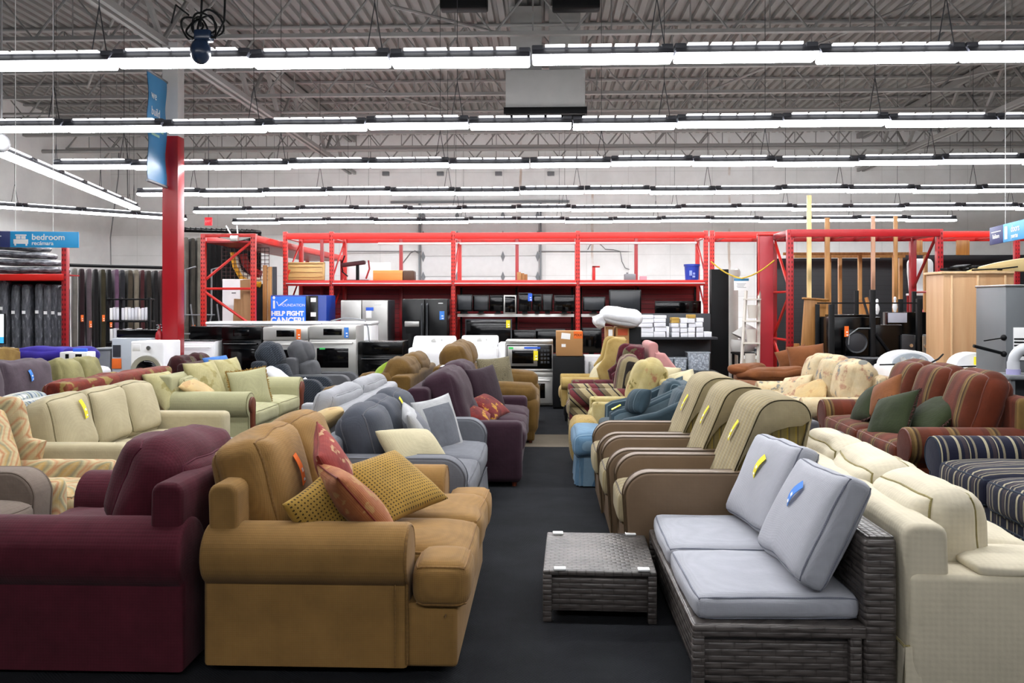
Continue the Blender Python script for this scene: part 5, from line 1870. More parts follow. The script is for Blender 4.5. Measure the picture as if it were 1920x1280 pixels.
# plastic wrapped cushion, cartons under it
WRAP = plain('white_plastic_wrap', 'dfe2e6', .25, var=.12, nscale=20)
p = P(1166, 594, 13.6)
t = empty('wrapped_cushion', 'white cushion wrapped in clear plastic on top of stacked cartons', 'cushion', (p.x, p.y + .2, hz(612, 13.6) + .03))
MB().cushion(.64, .5, .2, .09, .05, 14, .03, 5, 2.2, T(0, 0, .12) @ RY(.16)).build('cover', WRAP, t, 75)
MB().cushion(.16, .4, .16, .05, .02, 8, .06, 9, 1.2, T(-.33, -.02, .05)).build('plastic_end', WRAP, t, 75)
for i, (px0, px1, m, lab) in enumerate(((1137, 1151, CARD, 'narrow brown carton with white label under the wrapped cushion'), (1155, 1180, CARD, 'brown carton with an orange patch under the wrapped cushion'), (1181, 1203, MBLACK, 'black carton beside the brown ones under the wrapped cushion'))):
    x, y, w = span(px0, px1, 13.7)
    zb, h = hz(640, 13.7) - .5, hz(613, 13.7)
    t = empty('carton', lab, 'box', (x, y + .25, 0))
    MB().box((-w / 2, -.2, 0), (w / 2, .2, h), .004).build('body', m, t)
    if i == 0:
        MB().box((-w * .2, -.206, h - .14), (w * .35, -.199, h - .04)).build('paper_label', PAPER, t)
    if i == 1:
        MB().box((-w * .35, -.206, h - .13), (w * .4, -.199, h - .03)).build('orange_label', plain('burnt_orange', 'b5481d', .7), t)
        MB().box((-w * .4, -.206, h - .2), (-w * .05, -.199, h - .17)).build('print', MBLACK, t)

# tall black board, white curtain-like roll, notice on rope, ladder, table
x, y, w = span(1332, 1364, 15.6)
one(MB().box((-w / 2, -.1, 0), (w / 2, .1, hz(505, 15.6)), .006), 'black_board', MBLACK, 'tall matt black panel standing at the end of the red rack', 'panel', T(x, y, 0))
x, y, w = span(1365, 1384, 15.9)
m = MB().cyl((0, 0, 0), (0, 0, hz(506, 15.9)), w * .5, 16).ball((w * .4, 0, hz(512, 15.9)), .06, .06, .09)
one(m, 'rug_roll', plain('pale_roll', 'cfccc6', .8), 'pale upright roll beside the tall black panel', 'roll', T(x, y, 0))
p = P(1390, 522, 15.0)
q0, q1 = P(1333, 490, 15.4), P(1452, 488, 14.4)
t = empty('notice', 'white notice with blue header hung on a yellow rope', 'notice', p)
MB().box((-.125, -.004, -.2), (.125, .004, 0), .001).build('sheet', PAPER, t)
MB().box((-.125, -.007, -.04), (.125, -.003, 0), .001).build('header', plain('teal_header', '2f7fa8', .5), t)
m = MB()
for i in range(4):
    m.box((-.08 + .01 * (i % 2), -.006, -.09 - i * .022), (.08 - .02 * (i % 3), -.003, -.083 - i * .022))
m.build('print', GREY, t)
pts = [q0.lerp(p, i / 6) + Vector((0, 0, -.05 * math.sin(PI * i / 6))) - p for i in range(7)] + [p.lerp(q1, i / 6) + Vector((0, 0, -.05 * math.sin(PI * i / 6))) - p for i in range(1, 7)]
MB().tube(pts, .012, 6).build('rope', plain('yellow_rope', 'd9b52f', .7), t)
LAD = plain('ladder_white', 'cfc9bf', .5)
pa, pb = P(1386, 700, 14.4), P(1397, 545, 14.9)
t = empty('shelf_ladder', 'white ladder-like plant shelf leaning beside the red panel', 'ladder', (pa.x, pa.y, 0))
off = Vector((pb.x - pa.x, pb.y - pa.y, pb.z))
for s in (0, 1):
    MB().tube([(s * .3 + .0, 0, 0), (off.x * .8 + s * .22 + .06, off.y, off.z)], .028, 4).build('rail', LAD, t)
for i in range(5):
    u = .12 + i * .2
    MB().box((off.x * u, off.y * u - .1, off.z * u - .012), (off.x * u + .30 - .05 * u, off.y * u + .1, off.z * u + .012), .004).build('step', LAD, t)
for i in range(3):
    u = .3 + i * .22
    mm = MB().lathe([(.001, 0), (.07, 0), (.09, .22), (.085, .22), (.065, .01), (.001, .01)], 14, T(off.x * u + .15, off.y * u, off.z * u + .014))
    one(mm, 'plant_pot', LAD, ('lowest', 'middle', 'highest')[i] + ' pale pot standing on the ladder shelf', 'pot', T(pa.x, pa.y, 0))
x, y = at(1385, 15.3)
t = empty('lamp_shade', 'pale grey tilted lamp shade behind the ladder shelf', 'lamp shade', (x + .1, y + .03, hz(661, 15.3) + .225))
MB().lathe([(.24, 0), (.1, .26), (.095, .26), (.23, 0)], 20, RY(.5)).build('shade', plain('shade_pale', 'c9c7c3', .8), t)
MB().lathe([(.001, -.22), (.2, -.2), (.24, -.1), (.22, 0), (.001, .0)], 20).build('bowl', plain('shade_pale', 'c9c7c3', .8), t)
t = empty('folding_table', 'dark table with papers behind the clear bins', 'table', (x, y, 0))
MB().box((-.08, -.3, hz(661, 15.3) - .03), (.5, .3, hz(661, 15.3)), .008).build('tabletop', MBLACK, t)
for sx in (-.04, .45):
    for sy in (-.25, .25):
        MB().box((sx - .02, sy - .02, 0), (sx + .02, sy + .02, hz(661, 15.3) - .03)).build('leg', MBLACK, t)
for i in range(3):
    one(MB().box((-.12, -.1, 0), (.12, .1, .035), .004, m=RZ(.15 * i)), 'paper_stack', [PAPER, plain('slate_paper', '68707c', .7), PAPER][i], ('lowest stack of papers on the dark table', 'middle grey stack of papers on the dark table', 'topmost stack of papers on the dark table')[i], 'papers', T(x + .37, y - .18, hz(661, 15.3) + .003 + .037 * i))
# ------------------------------------------------------------------ red end panel, tall racks and stock at the sides
# red sheeted end frame
x0, x1 = at(1420, 14.9)[0], at(1449, 14.9)[0]
yy = at(1440, 14.9)[1]
t = empty('end_panel', 'tall red sheeted end panel between the ladder shelf and the lumber rack', 'panel', ((x0 + x1) / 2, yy, 0))
w = x1 - x0
zt = 1.6 + 128 / F * 14.9
MB().box((-w / 2, -.03, 0), (w / 2, .03, zt), .006).build('sheet', plain('panel_red', 'b3303a', .42), t)
MB().box((-w / 2, -.05, zt), (w / 2, .05, zt + .04), .008).box((-w / 2, -.05, 0), (-w / 2 + .03, .05, zt), .008).build('frame', RED, t)

# lumber rack: four uprights, top beams, diagonal braces
d = 14.0
xa, xb = at(1482, d)[0], at(1758, d)[0]
ya = at(1600, d)[1]
zt = hz(430, d)
dep = 1.0
t = empty('lumber_rack', 'dark red open rack with tall lumber standing in it', 'rack', (0, ya, 0))
for x in (xa, xb):
    upright(t, x, 0, zt, DRED, .10, .09)
    upright(t, x, dep, zt, DRED, .10, .09, False)
    m = MB()
    for z0, z1 in ((.3, 1.0), (1.75, 1.05), (1.85, 2.75)):
        m.cyl((x, .03, z0 if x == xa else z1), (x, dep, z1 if x == xa else z0), .026, 6)
    for z in (1.02, 1.8, .3):
        m.cyl((x, 0, z), (x, dep, z), .022, 6)
    m.build('brace', RED if x == xa else DRED, t)
    MB().box((x - .03, 0, zt - .1), (x + .03, dep, zt), .008).build('beam', DRED, t)
for y in (-.03, dep):
    MB().box((xa, y - .025, zt - .12), (xb, y + .025, zt), .008).build('beam', DRED, t)
m = MB()
for i in range(6):
    xx = xa + (xb - xa) * (i + .5) / 6
    m.box((xx - .02, 0, zt - .09), (xx + .02, dep, zt - .06))
m.build('cross_bar', DRED, t)

# standing lumber and door frames
PIN2 = wood('dark_pine', 'a5713a', 'c79457')
for i, (px, tp, bt_, dd, wpx, m, lab) in enumerate((
        (1517, 366, 590, 14.6, 8, PINE, 'longest pale yellow board standing above the lumber rack'), (1551, 408, 700, 14.9, 9, PIN2, 'brown stud rising just above the rack beam by the tilted headboard'),
        (1637, 405, 545, 14.7, 7, wood('rosy_board', 'b78664', 'd3a68a'), 'rosy grey board rising through the middle of the lumber rack'), (1679, 405, 590, 14.8, 7, PIN2, 'brown stud standing by the bowling pins'))):
    p = P(px, tp, dd)
    ww = wpx / F * dd
    o = one(MB().box((-ww / 2, -.02, 0), (ww / 2, .02, p.z), .003), 'lumber_board', m, lab, 'board', T(p.x, p.y, 0))
for i, (a, b, tp, dd, studs) in enumerate(((1470, 1735, 474, 15.6, (1555, 1612, 1676, 1733)), (1490, 1695, 479, 16.1, (1575, 1687)))):
    x0, x1 = at(a, dd)[0], at(b, dd)[0]
    yy = at((a + b) / 2, dd)[1]
    z = hz(tp, dd)
    t = empty('stud_frame', ('open pine stud frame standing in front in the lumber rack', 'second pine stud frame standing behind the first')[i], 'frame', (0, yy, 0))
    MB().box((x0, -.03, z - .04), (x1, .03, z + .01), .003).build('top_plate', PIN2, t)
    for s in studs:
        xs_ = at(s, dd)[0]
        MB().box((xs_ - .03, -.03, 0), (xs_ + .03, .03, z - .04), .003).build('stud', PIN2, t)
# dark slat wall behind
x0, x1 = at(1458, 19)[0], at(2000, 19)[0]
sl = NT('black_slatwall')
_, _, z_, v_ = sl.xyz()
sl.col(sl.mix(sl.ma('LESS_THAN', sl.ma('FRACT', sl.ma('MULTIPLY', z_, 1 / .1)), .1), lin('191b20'), lin('0a0b0d')))
sl.b.inputs['Roughness'].default_value = .55
t = empty('slat_partition', 'long charcoal slatted partition behind the lumber rack', 'partition', ((x0 + x1) / 2, at(1700, 19)[1], 0))
MB().box((-(x1 - x0) / 2, 0, 0), ((x1 - x0) / 2, .06, hz(478, 19)), .004).build('slat_panel', sl.m, t)
MB().box((-(x1 - x0) / 2, -.02, hz(484, 19)), (-(x1 - x0) / 2 + at(1650, 19)[0] - x0, 0, hz(478, 19)), .003).build('edge_strip', PAPER, t)
for i, px in enumerate((1717, 1805)):
    p = P(px, 455, 17.9)
    one(MB().box((-.13, -.02, -.25), (.13, .02, .05), .004), 'hanging_board', WOODM, ('short brown board end', 'brown board end next to the hanging sign')[i] + ' under the far red beam', 'board', T(*p))

# headboards leaning in the rack
HB = wood('golden_oak', '8a5a22', 'a8763a')
p0 = at(1520, 13.2)
t = empty('headboard', 'tilted golden oak bed side panel leaning behind the rust sofa', 'headboard', (at(1514, 13.2)[0], p0[1], 0), 0)
M = RY(.07)
MB().box((-.16, -.03, 0), (.16, .03, hz(562, 13.2)), .006, m=M).build('panel', HB, t)
MB().box((-.19, -.05, hz(562, 13.2)), (.19, .05, hz(562, 13.2) + .03), .008, m=M).build('cap', HB, t)
t = empty('headboard', 'dark wooden headboard with turned post in the lumber rack', 'headboard', (at(1508, 14.5)[0], at(1508, 14.5)[1], 0))
MB().lathe([(.05, 0), (.05, .5), (.035, .55), (.055, .65), (.04, .8), (.055, .95), (.035, 1.05), (.045, 1.1), (.001, 1.15)], 14).build('post', DWOOD, t)
MB().box((.04, -.02, .4), (.62, .02, .98), .01).box((.04, -.03, 1.02), (.62, .03, 1.06), .008).build('panel', WOODM, t)
MB().box((-.28, .05, .2), (-.06, .09, .95), .01).build('side_board', WOODM, t)
t = empty('folded_chair', 'dark wooden chair parts leaning above the black appliances', 'chair', P(1640, 590, 14.2))
MB().tube([(-.1, 0, -.2), (-.2, .1, .25)], .03, 4).tube([(0, 0, -.2), (-.1, .1, .28)], .03, 4).build('frame', WOODM, t)
MB().tube([(-.12, .02, -.1), (-.02, .02, -.1)], .02, 4).build('rung', WOODM, t)
p = t.location
MB().box((-.3, -.15, -.24), (.3, .15, -.2), .005).build('seat', DWOOD, t)

# black steel shelving with electronics
d = 12.4
MB_ = plain('rack_black', '0d0e11', .55, Specular_IOR_Level=.25)
t = empty('steel_shelving', 'black steel shelving unit loaded with black electronics', 'shelving', (0, at(1650, d)[1], 0))
X = lambda px, dd=d: at(px, dd)[0]
zs1, zs2 = hz(665, d), hz(568, d)
for px, zz in ((1560, hz(570, d)), (1636, hz(543, d)), (1722, hz(560, d)), (1748, hz(545, d))):
    MB().box((X(px) - .035, -.03, 0), (X(px) + .035, .03, zz), .004).build('post', MB_, t)
    MB().box((X(px) - .03, .62, 0), (X(px) + .03, .66, zz), .004).build('post', MB_, t)
MB().box((X(1556), -.03, zs1 - .1), (X(1752), .66, zs1 - .02), .004).build('shelf_board', MB_, t)
MB().box((X(1556), -.03, .25), (X(1752), .66, .3), .004).build('shelf_board', MB_, t)
m = MB().box((X(1560), -.02, zs2 - .01), (X(1725), .0, zs2 + .01)).box((X(1560), .64, zs2 - .01), (X(1725), .66, zs2 + .01))
m.build('rail', MB_, t)
MB().cyl((X(1640), -.035, hz(625, d)), (X(1672), -.035, hz(668, d)), .02, 6).build('brace', MB_, t)
ys = at(1650, d)[1]
zsh2 = zs1 - .016
x, y, w = span(1564, 1660, d)
one(MB().box((-w / 2, 0, 0), (w / 2, .5, hz(594, d) - zsh2), .02).box((-w * .4, .05, hz(594, d) - zsh2), (w * .3, .45, hz(592, d) - zsh2 + .015), .004), 'wall_oven', BLACK, 'large black oven body with taped tag on the steel shelving', 'oven', T(x, ys + .16, zsh2))
x, y, w = span(1590, 1628, d)
t = empty('blower_unit', 'black blower unit with a round fan opening on the shelving', 'fan', (x, ys + .02, zsh2))
MB().box((-w / 2 - .03, -.02, 0), (w / 2 + .03, .09, .37), .01).build('housing', BLACK, t)
MB().lathe([(.001, .02), (.05, .02), (.13, .0), (.15, .012), (.15, -.01)], 24, T(-.02, -.025, .19) @ RX(PI / 2)).build('fan_disc', DGREY, t)
MB().tube([(-.14, -.05, .16), (-.13, -.06, .3), (0, -.04, .39), (.2, -.03, .39)], .009, 6).build('cord', GREY, t)
x, y, w = span(1639, 1692, d)
one(MB().box((-w / 2, 0, 0), (w / 2, .14, hz(609, d) - zsh2), .01), 'speaker_box', BLACK, 'plain black box in the middle of the steel shelving', 'speaker', T(x, ys + .012, zsh2 + .002))
x, y, w = span(1662, 1735, d + .4)
t = empty('appliance_carton', 'black carton with a white printed end on the shelving', 'box', (x, ys + .45, zsh2))
hh = hz(585, d + .4) - zsh2
MB().box((-w / 2, -.1, 0), (w / 2, .1, hh), .006).build('carton', BLACK, t)
MB().box((-w / 2, -.106, hh - .15), (-w / 2 + .27, -.099, hh - .01), .002).build('paper_label', plain('lilac_paper', 'c9cad8', .7), t)
price_tag(bpy.data.objects['blower_unit'], T(-.16, -.03, .42), TAGO, .06, .15)
for i, px in enumerate((1647, 1682)):
    p = P(px, 590, d + .45)
    mm = MB().lathe([(.001, 0), (.026, 0), (.045, .06), (.06, .12), (.05, .19), (.026, .25), (.024, .28), (.034, .32), (.03, .36), (.001, .38)], 18)
    t = empty('bowling_pin', ('white bowling pin standing by the middle shelving post', 'white bowling pin standing over the printed carton')[i], 'bowling pin', (p.x, p.y + (.08 if i else .05), hh + zsh2 if i else hz(594, d) - zsh2 + zsh2 + .03))
    t.scale = (.6, .6, .6)
    mm.build('body', WHITE, t)
    MB().lathe([(.0265, .245), (.0255, .255), (.0245, .27)], 18).build('neck_band', plain('band_grey', 'b8b8bc', .4), t)
for i, (px0, px1, tp, lab) in enumerate(((1694, 1718, 628, 'grey stereo receiver, first past the plain black box'), (1728, 1742, 630, 'small silver receiver between the shelving posts'), (1749, 1766, 628, 'grey metal receiver next to the wooden crate'))):
    x, y, w = span(px0, px1, d - .1)
    t = empty('stereo_receiver', lab, 'stereo', (x, ys - .03, zsh2))
    hh = hz(tp, d - .1) - zsh2
    MB().box((-w / 2, 0, 0), (w / 2, .3, hh), .006).build('case', [DGREY, STEEL, GREY][i], t)
    MB().cyl((w * .2, 0, hh * .5), (w * .2, -.02, hh * .5), .025, 12).build('knob', CHROME, t)
x, y, w = span(1748, 1768, 13.6)
t = empty('media_tower', 'narrow shelf of small red and white packages by the crate', 'shelf', (x, y, 0))
MB().box((-w / 2, 0, 0), (w / 2, .2, hz(545, 13.6)), .004).build('back_panel', DGREY, t)
for i, (tp, c) in enumerate(((560, PAPER), (575, DRED), (590, TAGO), (602, DRED), (618, PAPER), (632, TAGY))):
    one(MB().box((-w * .35, -.06, 0), (w * .35, 0, .085), .004), 'package', c, f'{["white", "dark red", "orange", "crimson", "plain white", "yellow"][i]} package, {ORD[i]} from the top of the narrow shelf', 'package', T(x, y, hz(tp, 13.6) - .09))
# black appliances behind the floral sofa
for i, (px0, px1, tp, dd, lab) in enumerate(((1566, 1618, 672, 11.9, 'black glass cooktop cabinet behind the cream floral sofa'), (1624, 1662, 674, 11.4, 'glossy black dryer with a round knob behind the cream floral sofa'))):
    x, y, w = span(px0, px1, dd)
    t = empty('appliance', lab, 'appliance', (x, y, 0))
    MB().box((-w / 2, -.02, 0), (w / 2, .3, hz(tp, dd)), .01).build('body', BLACK, t)
    MB().cyl((-w * .25, -.02, hz(tp, dd) - .1), (-w * .25, -.05, hz(tp, dd) - .1), .03, 12).build('knob', CHROME, t)
    MB().box((-w / 2 - .005, -.025, hz(tp, dd)), (w / 2 + .005, .3, hz(tp, dd) + .015), .004).build('top', DGREY, t)

# two white washers behind the striped sofa
for i, (px0, px1, tp, dd, lab) in enumerate(((1668, 1795, 660, 9.9, 'white washer with a grey oval control panel behind the striped sofa'), (1800, 1888, 664, 9.9, 'white washer with yellow sticker next to the grey furnace'))):
    x, y, w = span(px0, px1, dd)
    h = hz(tp, dd)
    w = min(w, .66)
    if i == 1:
        x += .09
    t = empty('washing_machine', lab, 'washer', (x, y + .3, 0))
    zb = h - .17
    MB().box((-w / 2, -.4, 0), (w / 2, .33, zb), .03, 3).build('body', WHITE, t)
    pr = [(-w * .48, zb), (w * .48, zb)] + arc(0, zb, w * .46, 0, 180, 16)
    pr = [(a, zb + (b - zb) * .17 / (w * .46)) for a, b in pr]
    c = MB().prism(pr, .05, .3, 'y', .03, 3).build('console', WHITE, t)
    if i == 0:
        MB().prism([(a * .7, zb + .02 + (b - zb) * .7) for a, b in pr], .035, .06, 'y', .008, 2).build('control_panel', plain('panel_grey', '9aa0a6', .4), c)
        k = MB()
        for xx in (-.1, .02, .12):
            k.cyl((xx, .04, zb + .07), (xx, .0, zb + .065), .03, 12)
        k.build('knob', WST, c)
    else:
        MB().box((-.03, .02, zb + .03), (.03, .05, zb + .12), .002, m=None).build('sticker', TAGY, c)
    MB().tube([(-.45, -.2, zb + .02), (-.2, -.25, zb + .03), (.1, -.2, zb + .03), (.25, -.1, zb + .08), (.35, 0, zb + .13)], .010, 6).build('cord', MBLACK, t)
    MB().box((-w / 2 + .05, -.36, zb - .004), (w / 2 - .05, .02, zb + .012), .008).build('lid', WHITE, t)

# tall plywood crate
d = 10.9
x0, x1 = at(1770, d)[0], at(1900, d)[0]
w, h = x1 - x0, hz(513, d)
t = empty('plywood_crate', 'tall plywood crate with pale battens behind the washers', 'crate', ((x0 + x1) / 2, at(1835, d)[1] + .25, 0))
PLY = wood('plywood', 'b58a60', 'c6a078', 1.5)
MB().box((-w / 2, -.25, 0), (w / 2, .25, h), .004).build('panel', PLY, t)
BAT = wood('batten_pine', 'd6b083', 'e2c39a', 2)
for u in (.1, .47, .86):
    MB().box((-w / 2 + w * u, -.265, 0), (-w / 2 + w * u + .022, -.248, h - .02), .002).build('batten', BAT, t)
MB().box((-w / 2 - .03, -.27, h), (w / 2, .26, h + .03), .004).build('lid', BAT, t)
p = Vector(((x0 + x1) / 2, at(1835, d)[1] + .2, h + .03))
mm = MB()
rr = random.Random(3)
for i in range(7):
    mm.box((-.12, -.05, 0), (.12, .05, .03), .006, m=T(-.28 + .09 * i, .02 * (i % 3), .015 + .02 * (i % 3)) @ RZ(rr.uniform(0, 3)) @ RX(rr.uniform(-.3, .3)))
one(mm, 'tool_heap', MBLACK, 'dark jumble of tools on the plywood crate', 'tools', T(*p), sharp=30)
t = empty('curved_headboard', 'cream curved headboard lying on the plywood crate', 'headboard', (p.x + .32, p.y - .05, p.z))
pr = [(-.42, 0), (.75, 0), (.75, .2)] + [(.75 - 1.17 * i / 12, .2 * math.cos(PI / 2 * i / 12) ** .8 if i < 12 else .01) for i in range(1, 12)]
MB().prism(pr, -.03, .03, 'y', .012, 2).build('board', plain('cream_gloss', 'dcc38c', .35), t)
MB().tube([(-.35, -.04, .02), (.0, -.06, .035), (.2, -.06, .06)], .01, 6).build('strap', MBLACK, t)

# grey furnace with white pipe elbow
d = 8.6
x0, x1 = at(1887, d)[0], at(1990, d)[0]
w, h = x1 - x0, hz(537, d)
t = empty('furnace', 'grey sheet metal furnace with warning label', 'furnace', ((x0 + x1) / 2, at(1940, d)[1] + .3, 0))
FG = plain('furnace_grey', '6d7174', .45, .3)
MB().box((-w / 2, -.3, .35), (w / 2, .3, h), .008).build('cabinet', FG, t)
MB().box((-w / 2 - .01, -.31, h), (w / 2, .3, h + .02), .004).build('lid', STEEL, t)
MB().box((-w / 2 + .07, -.306, h - .72), (-w / 2 + .32, -.3, h - .4), .002).build('paper_label', PAPER, t)
m = MB()
for i in range(6):
    m.box((-w / 2 + .075, -.309, h - .52 - i * .032), (-w / 2 + .31, -.305, h - .505 - i * .032))
m.build('vent', MBLACK, t)
for z0, z1, r, ln in ((h - .50, h - .53, .006, .22), (h - .66, h - .58, .016, .32)):
    MB().cyl((-w / 2, -.28, z0), (-w / 2 - ln, -.32, z1), r, 8).ball((-w / 2 - .01, -.28, z0), .03, .03, .03).build('pipe', MBLACK, t)
MB().box((-w / 2, -.3, 0), (w / 2, .3, .35), .006).build('base', FG, t)
t2 = empty('work_table', 'grey metal table edge under the furnace and pipe elbow', 'table', ((x0 + x1) / 2, at(1940, d)[1], 0))
zt_ = hz(697, d)
MB().box((-w / 2 - .2, -.45, zt_ - .04), (w / 2, -.03, zt_), .006).build('tabletop', GREY, t2)
for sx in (-w / 2 - .15, w / 2 - .05):
    for sy in (-.4, -.08):
        MB().box((sx - .02, sy - .02, 0), (sx + .02, sy + .02, zt_ - .04)).build('leg', GREY, t2)
p = P(1900, 697, 8.3)
t = empty('pipe_elbow', 'white plastic pipe elbow in front of the grey furnace', 'pipe', (p.x, p.y, zt_))
PVC = plain('pvc_white', 'c9ccd0', .35)
m = MB().tube([(0, 0, 0), (0, 0, .12)], .055, 20)
m.tube([(0, 0, .08)] + [(.13 - .13 * math.cos(a), -.02 * math.sin(a), .12 + .13 * math.sin(a)) for a in [PI / 2 * i / 8 for i in range(9)]], .05, 20, cap=False)
m.build('elbow', PVC, t)
MB().lathe([(.056, -.0), (.062, 0), (.062, .05), (.056, .05)], 20).build('collar', plain('pvc_violet', 'a9a6cf', .4), t)
MB().lathe([(.03, 0), (.058, 0), (.058, .05), (.05, .05), (.03, .02)], 20, T(.13, -.02, .25) @ RY(PI / 2)).build('mouth', PVC, t)

# white plastic chair back beyond the lumber rack
p = P(1725, 520, 16.4)
t = empty('plastic_chair', 'white plastic seat back standing high behind the lumber rack', 'chair', (p.x, p.y, p.z))
MB().prism([(-.2, -.3), (.2, -.3), (.24, .1)] + arc(.14, .25, .1, 0, 90, 5) + arc(-.14, .25, .1, 90, 180, 5) + [(-.24, .1)], -.02, .02, 'y', .015, 2).build('back', WHITE, t)
MB().box((-.25, -.25, -.34), (.3, .03, -.3), .01).build('seat', WHITE, t)
MB().box((-.24, -.03, -p.z), (-.2, .01, -.3)).box((.2, -.03, -p.z), (.24, .01, -.3)).build('leg', DRED, t)

# ------------------------------------------------------------------ rug department
d = 13.4
x0, x1 = at(-120, d)[0], at(125, d)[0]
yy = at(0, d)[1]
zb_, zt = hz(520, d), hz(463, d)
t = empty('pallet_rack', 'red rack stocked with plastic-wrapped grey bundles beside the hanging rugs', 'rack', (0, yy, 0))
upright(t, x1, 0, zt, DRED, .08, .08)
upright(t, x1 - .26, .5, zt + .02, DRED, .07, .07, False)
upright(t, x0, 0, zt, DRED, .08, .08)
upright(t, x0 - .26, .5, zt, DRED, .07, .07, False)
MB().cyl((x1, 0, zt - .3), (x1 - .26, .5, zt - .05), .02, 6).build('brace', DRED, t)
MB().cyl((x1, 0, .6), (x1 - .26, .5, 1.4), .02, 6).build('brace', DRED, t)
for y in (-.05, .54):
    MB().box((x0, y - .02, zb_ - .05), (x1 - (.26 if y > 0 else 0), y + .02, zb_ + .05), .006).build('beam', RED, t)
    MB().box((x0, y - .02, .2), (x1 - (.26 if y > 0 else 0), y + .02, .3), .006).build('beam', RED, t)
MB().box((x0, 0, zb_ + .03), (x1 - .05, .5, zb_ + .05)).build('deck', DRED, t)
MB().box((x0, 0, .28), (x1 - .05, .5, .3)).build('deck', DRED, t)
MB().box((x0, .44, .3), (x1 - .3, .48, zb_ - .05)).build('back_panel', MBLACK, t)
PLW = NT('black_plastic_wrap')
x_, y_, z_, v_ = PLW.xyz()
n1 = PLW.noise(PLW.n('VectorMath', {0: v_, 1: (4, 4, 18)}, operation='MULTIPLY').outputs[0], 1.5, 5, .6)
PLW.col(PLW.ramp(n1, [(.35, '3a3b40'), (.6, '77797f'), (.7, 'b5b7bb')]))
PLW.b.inputs['Roughness'].default_value = .22
PLW.bump(n1, .9, .04)
for i in range(4):
    z = zb_ + .07 + i * .118
    o = MB().cushion(1.1 - .08 * i, .38, .085, .04, .012, 12, .008, 4, i * 2.0)
    one(o, 'wrapped_bundle', PLW.m, f'grey plastic-wrapped bundle, {("lowest", "second from below", "third from below", "topmost")[i]} of the pile on the red rack', 'bundle', T(x1 - .68 - .06 * i, yy + .22, z + .045) @ RY(.02 * i), 'wrapped bundles on the red rack', 75)
PLV = NT('grey_plastic_bag')
x_, y_, z_, v_ = PLV.xyz()
n1 = PLV.noise(PLV.n('VectorMath', {0: v_, 1: (14, 14, 4)}, operation='MULTIPLY').outputs[0], 1.5, 5, .6)
PLV.col(PLV.ramp(n1, [(.4, '47494e'), (.6, '606268'), (.72, 'a9abb0')]))
PLV.b.inputs['Roughness'].default_value = .25
PLV.bump(n1, .9, .03)
for i, (px, tp) in enumerate(((-6, 524), (16, 534), (38, 534), (62, 533), (80, 535), (93, 535), (107, 538))):
    h = hz(tp, d) - .3
    m = MB().cushion(.135, .2, h, .06, .003, 10, .01, 4, i * 1.3, T(0, 0, h / 2 + .012), side=0)
    o = MB()
    t = empty('wrapped_roll', f'grey roll in clear plastic standing on the low deck, {ORD[6 - i]} from the red upright', 'roll', (at(px, d)[0], yy + .22 + .02 * (i % 2), .304), 0, 'plastic-wrapped rolls')
    m.build('roll', PLV.m, t, 75)
    MB().box((-.03, -.118, h * .72), (.02, -.11, h * .75)).build('paper_label', PAPER, t)

# monitor at the picture edge
x, y = at(-8, 12.78)
zm = hz(652, 12.78)
t = empty('monitor', 'computer monitor showing a white and blue page', 'monitor', (x, y, zm))
MB().box((-.5, -.01, .05), (.14, .03, .5), .008).build('bezel', MBLACK, t)
MB().box((-.48, -.014, .16), (.125, -.009, .49)).build('screen', glow('screen_white', 'dfe8ee', 1.0), t)
MB().box((-.48, -.0145, .07), (.125, -.0095, .16)).build('screen_band', glow('screen_blue', '3aa0e0', .9), t)
MB().box((-.2, -.06, -.0), (0, .08, .015), .004).box((-.13, .0, .01), (-.07, .03, .1)).build('stand', MBLACK, t)
t = empty('counter', 'white counter top carrying the monitor', 'counter', (x, y, 0))
MB().box((-.6, -.2, zm - .04), (.16, .2, zm - .001), .006).build('top', WHITE, t)
MB().box((-.55, -.15, 0), (.12, .15, zm - .04), .006).build('base', GREY, t)
# purple-blue bedding and small things
MATT = plain('mattress_white', 'dcdce2', .7)
x, y = at(114, 12.62)
t = empty('mattress', 'white mattress topped by violet bedding', 'mattress', (x, y, 0))
MB().box((-.6, -.33, 0), (.6, .33, .45), .05, 3).build('box_spring', MATT, t)
MB().cushion(1.2, .66, .22, .09, .02, 12, .01, 4, 1, T(0, 0, .585)).build('pad', MATT, t, 60)
VIO = fabric('violet_blanket', '3a2c9c', wamt=.03)
for i, (px, s) in enumerate(((84, .72), (152, .36))):
    one(MB().cushion(s, .45, .2, .1, .04, 12, .03, 4, 3 + i), 'violet_pillow', VIO, ('long violet pillow', 'short violet pillow behind the white toaster box')[i] + ' lying on the white mattress', 'pillow', T(at(px, 12.55)[0], at(px, 12.55)[1], .865), sharp=75)
x, y = at(146, 12.12)
zc = hz(668, 12.12)
t = empty('toaster_oven', 'white boxy appliance with two dark openings', 'appliance', (x, y, 0))
MB().box((-.19, -.12, zc - .1), (.19, .12, hz(657, 12.4)), .01).build('case', WHITE, t)
MB().box((-.11, -.125, zc - .02), (-.06, -.118, zc + .04), .003).box((.03, -.125, zc + .0), (.12, -.118, zc + .04), .003).build('opening', MBLACK, t)
MB().box((-.15, -.1, 0), (.15, .1, zc - .1), .01).build('pedestal', GREY, t)
MB().box((-.06, -.02, hz(657, 12.4)), (.13, .02, hz(651, 12.4)), .003).build('price_card', TAPEB, t)
x, y, w = span(189, 219, 13.25)
one(MB().box((-w / 2, -.2, 0), (w / 2, .2, hz(656, 13)), .02).box((-w / 2 - .02, -.22, hz(656, 13)), (w / 2 + .02, .22, hz(653, 13)), .006), 'storage_tote', GREY, 'grey tote with pale lid beside the grey dryer', 'tote', T(x, y, 0))

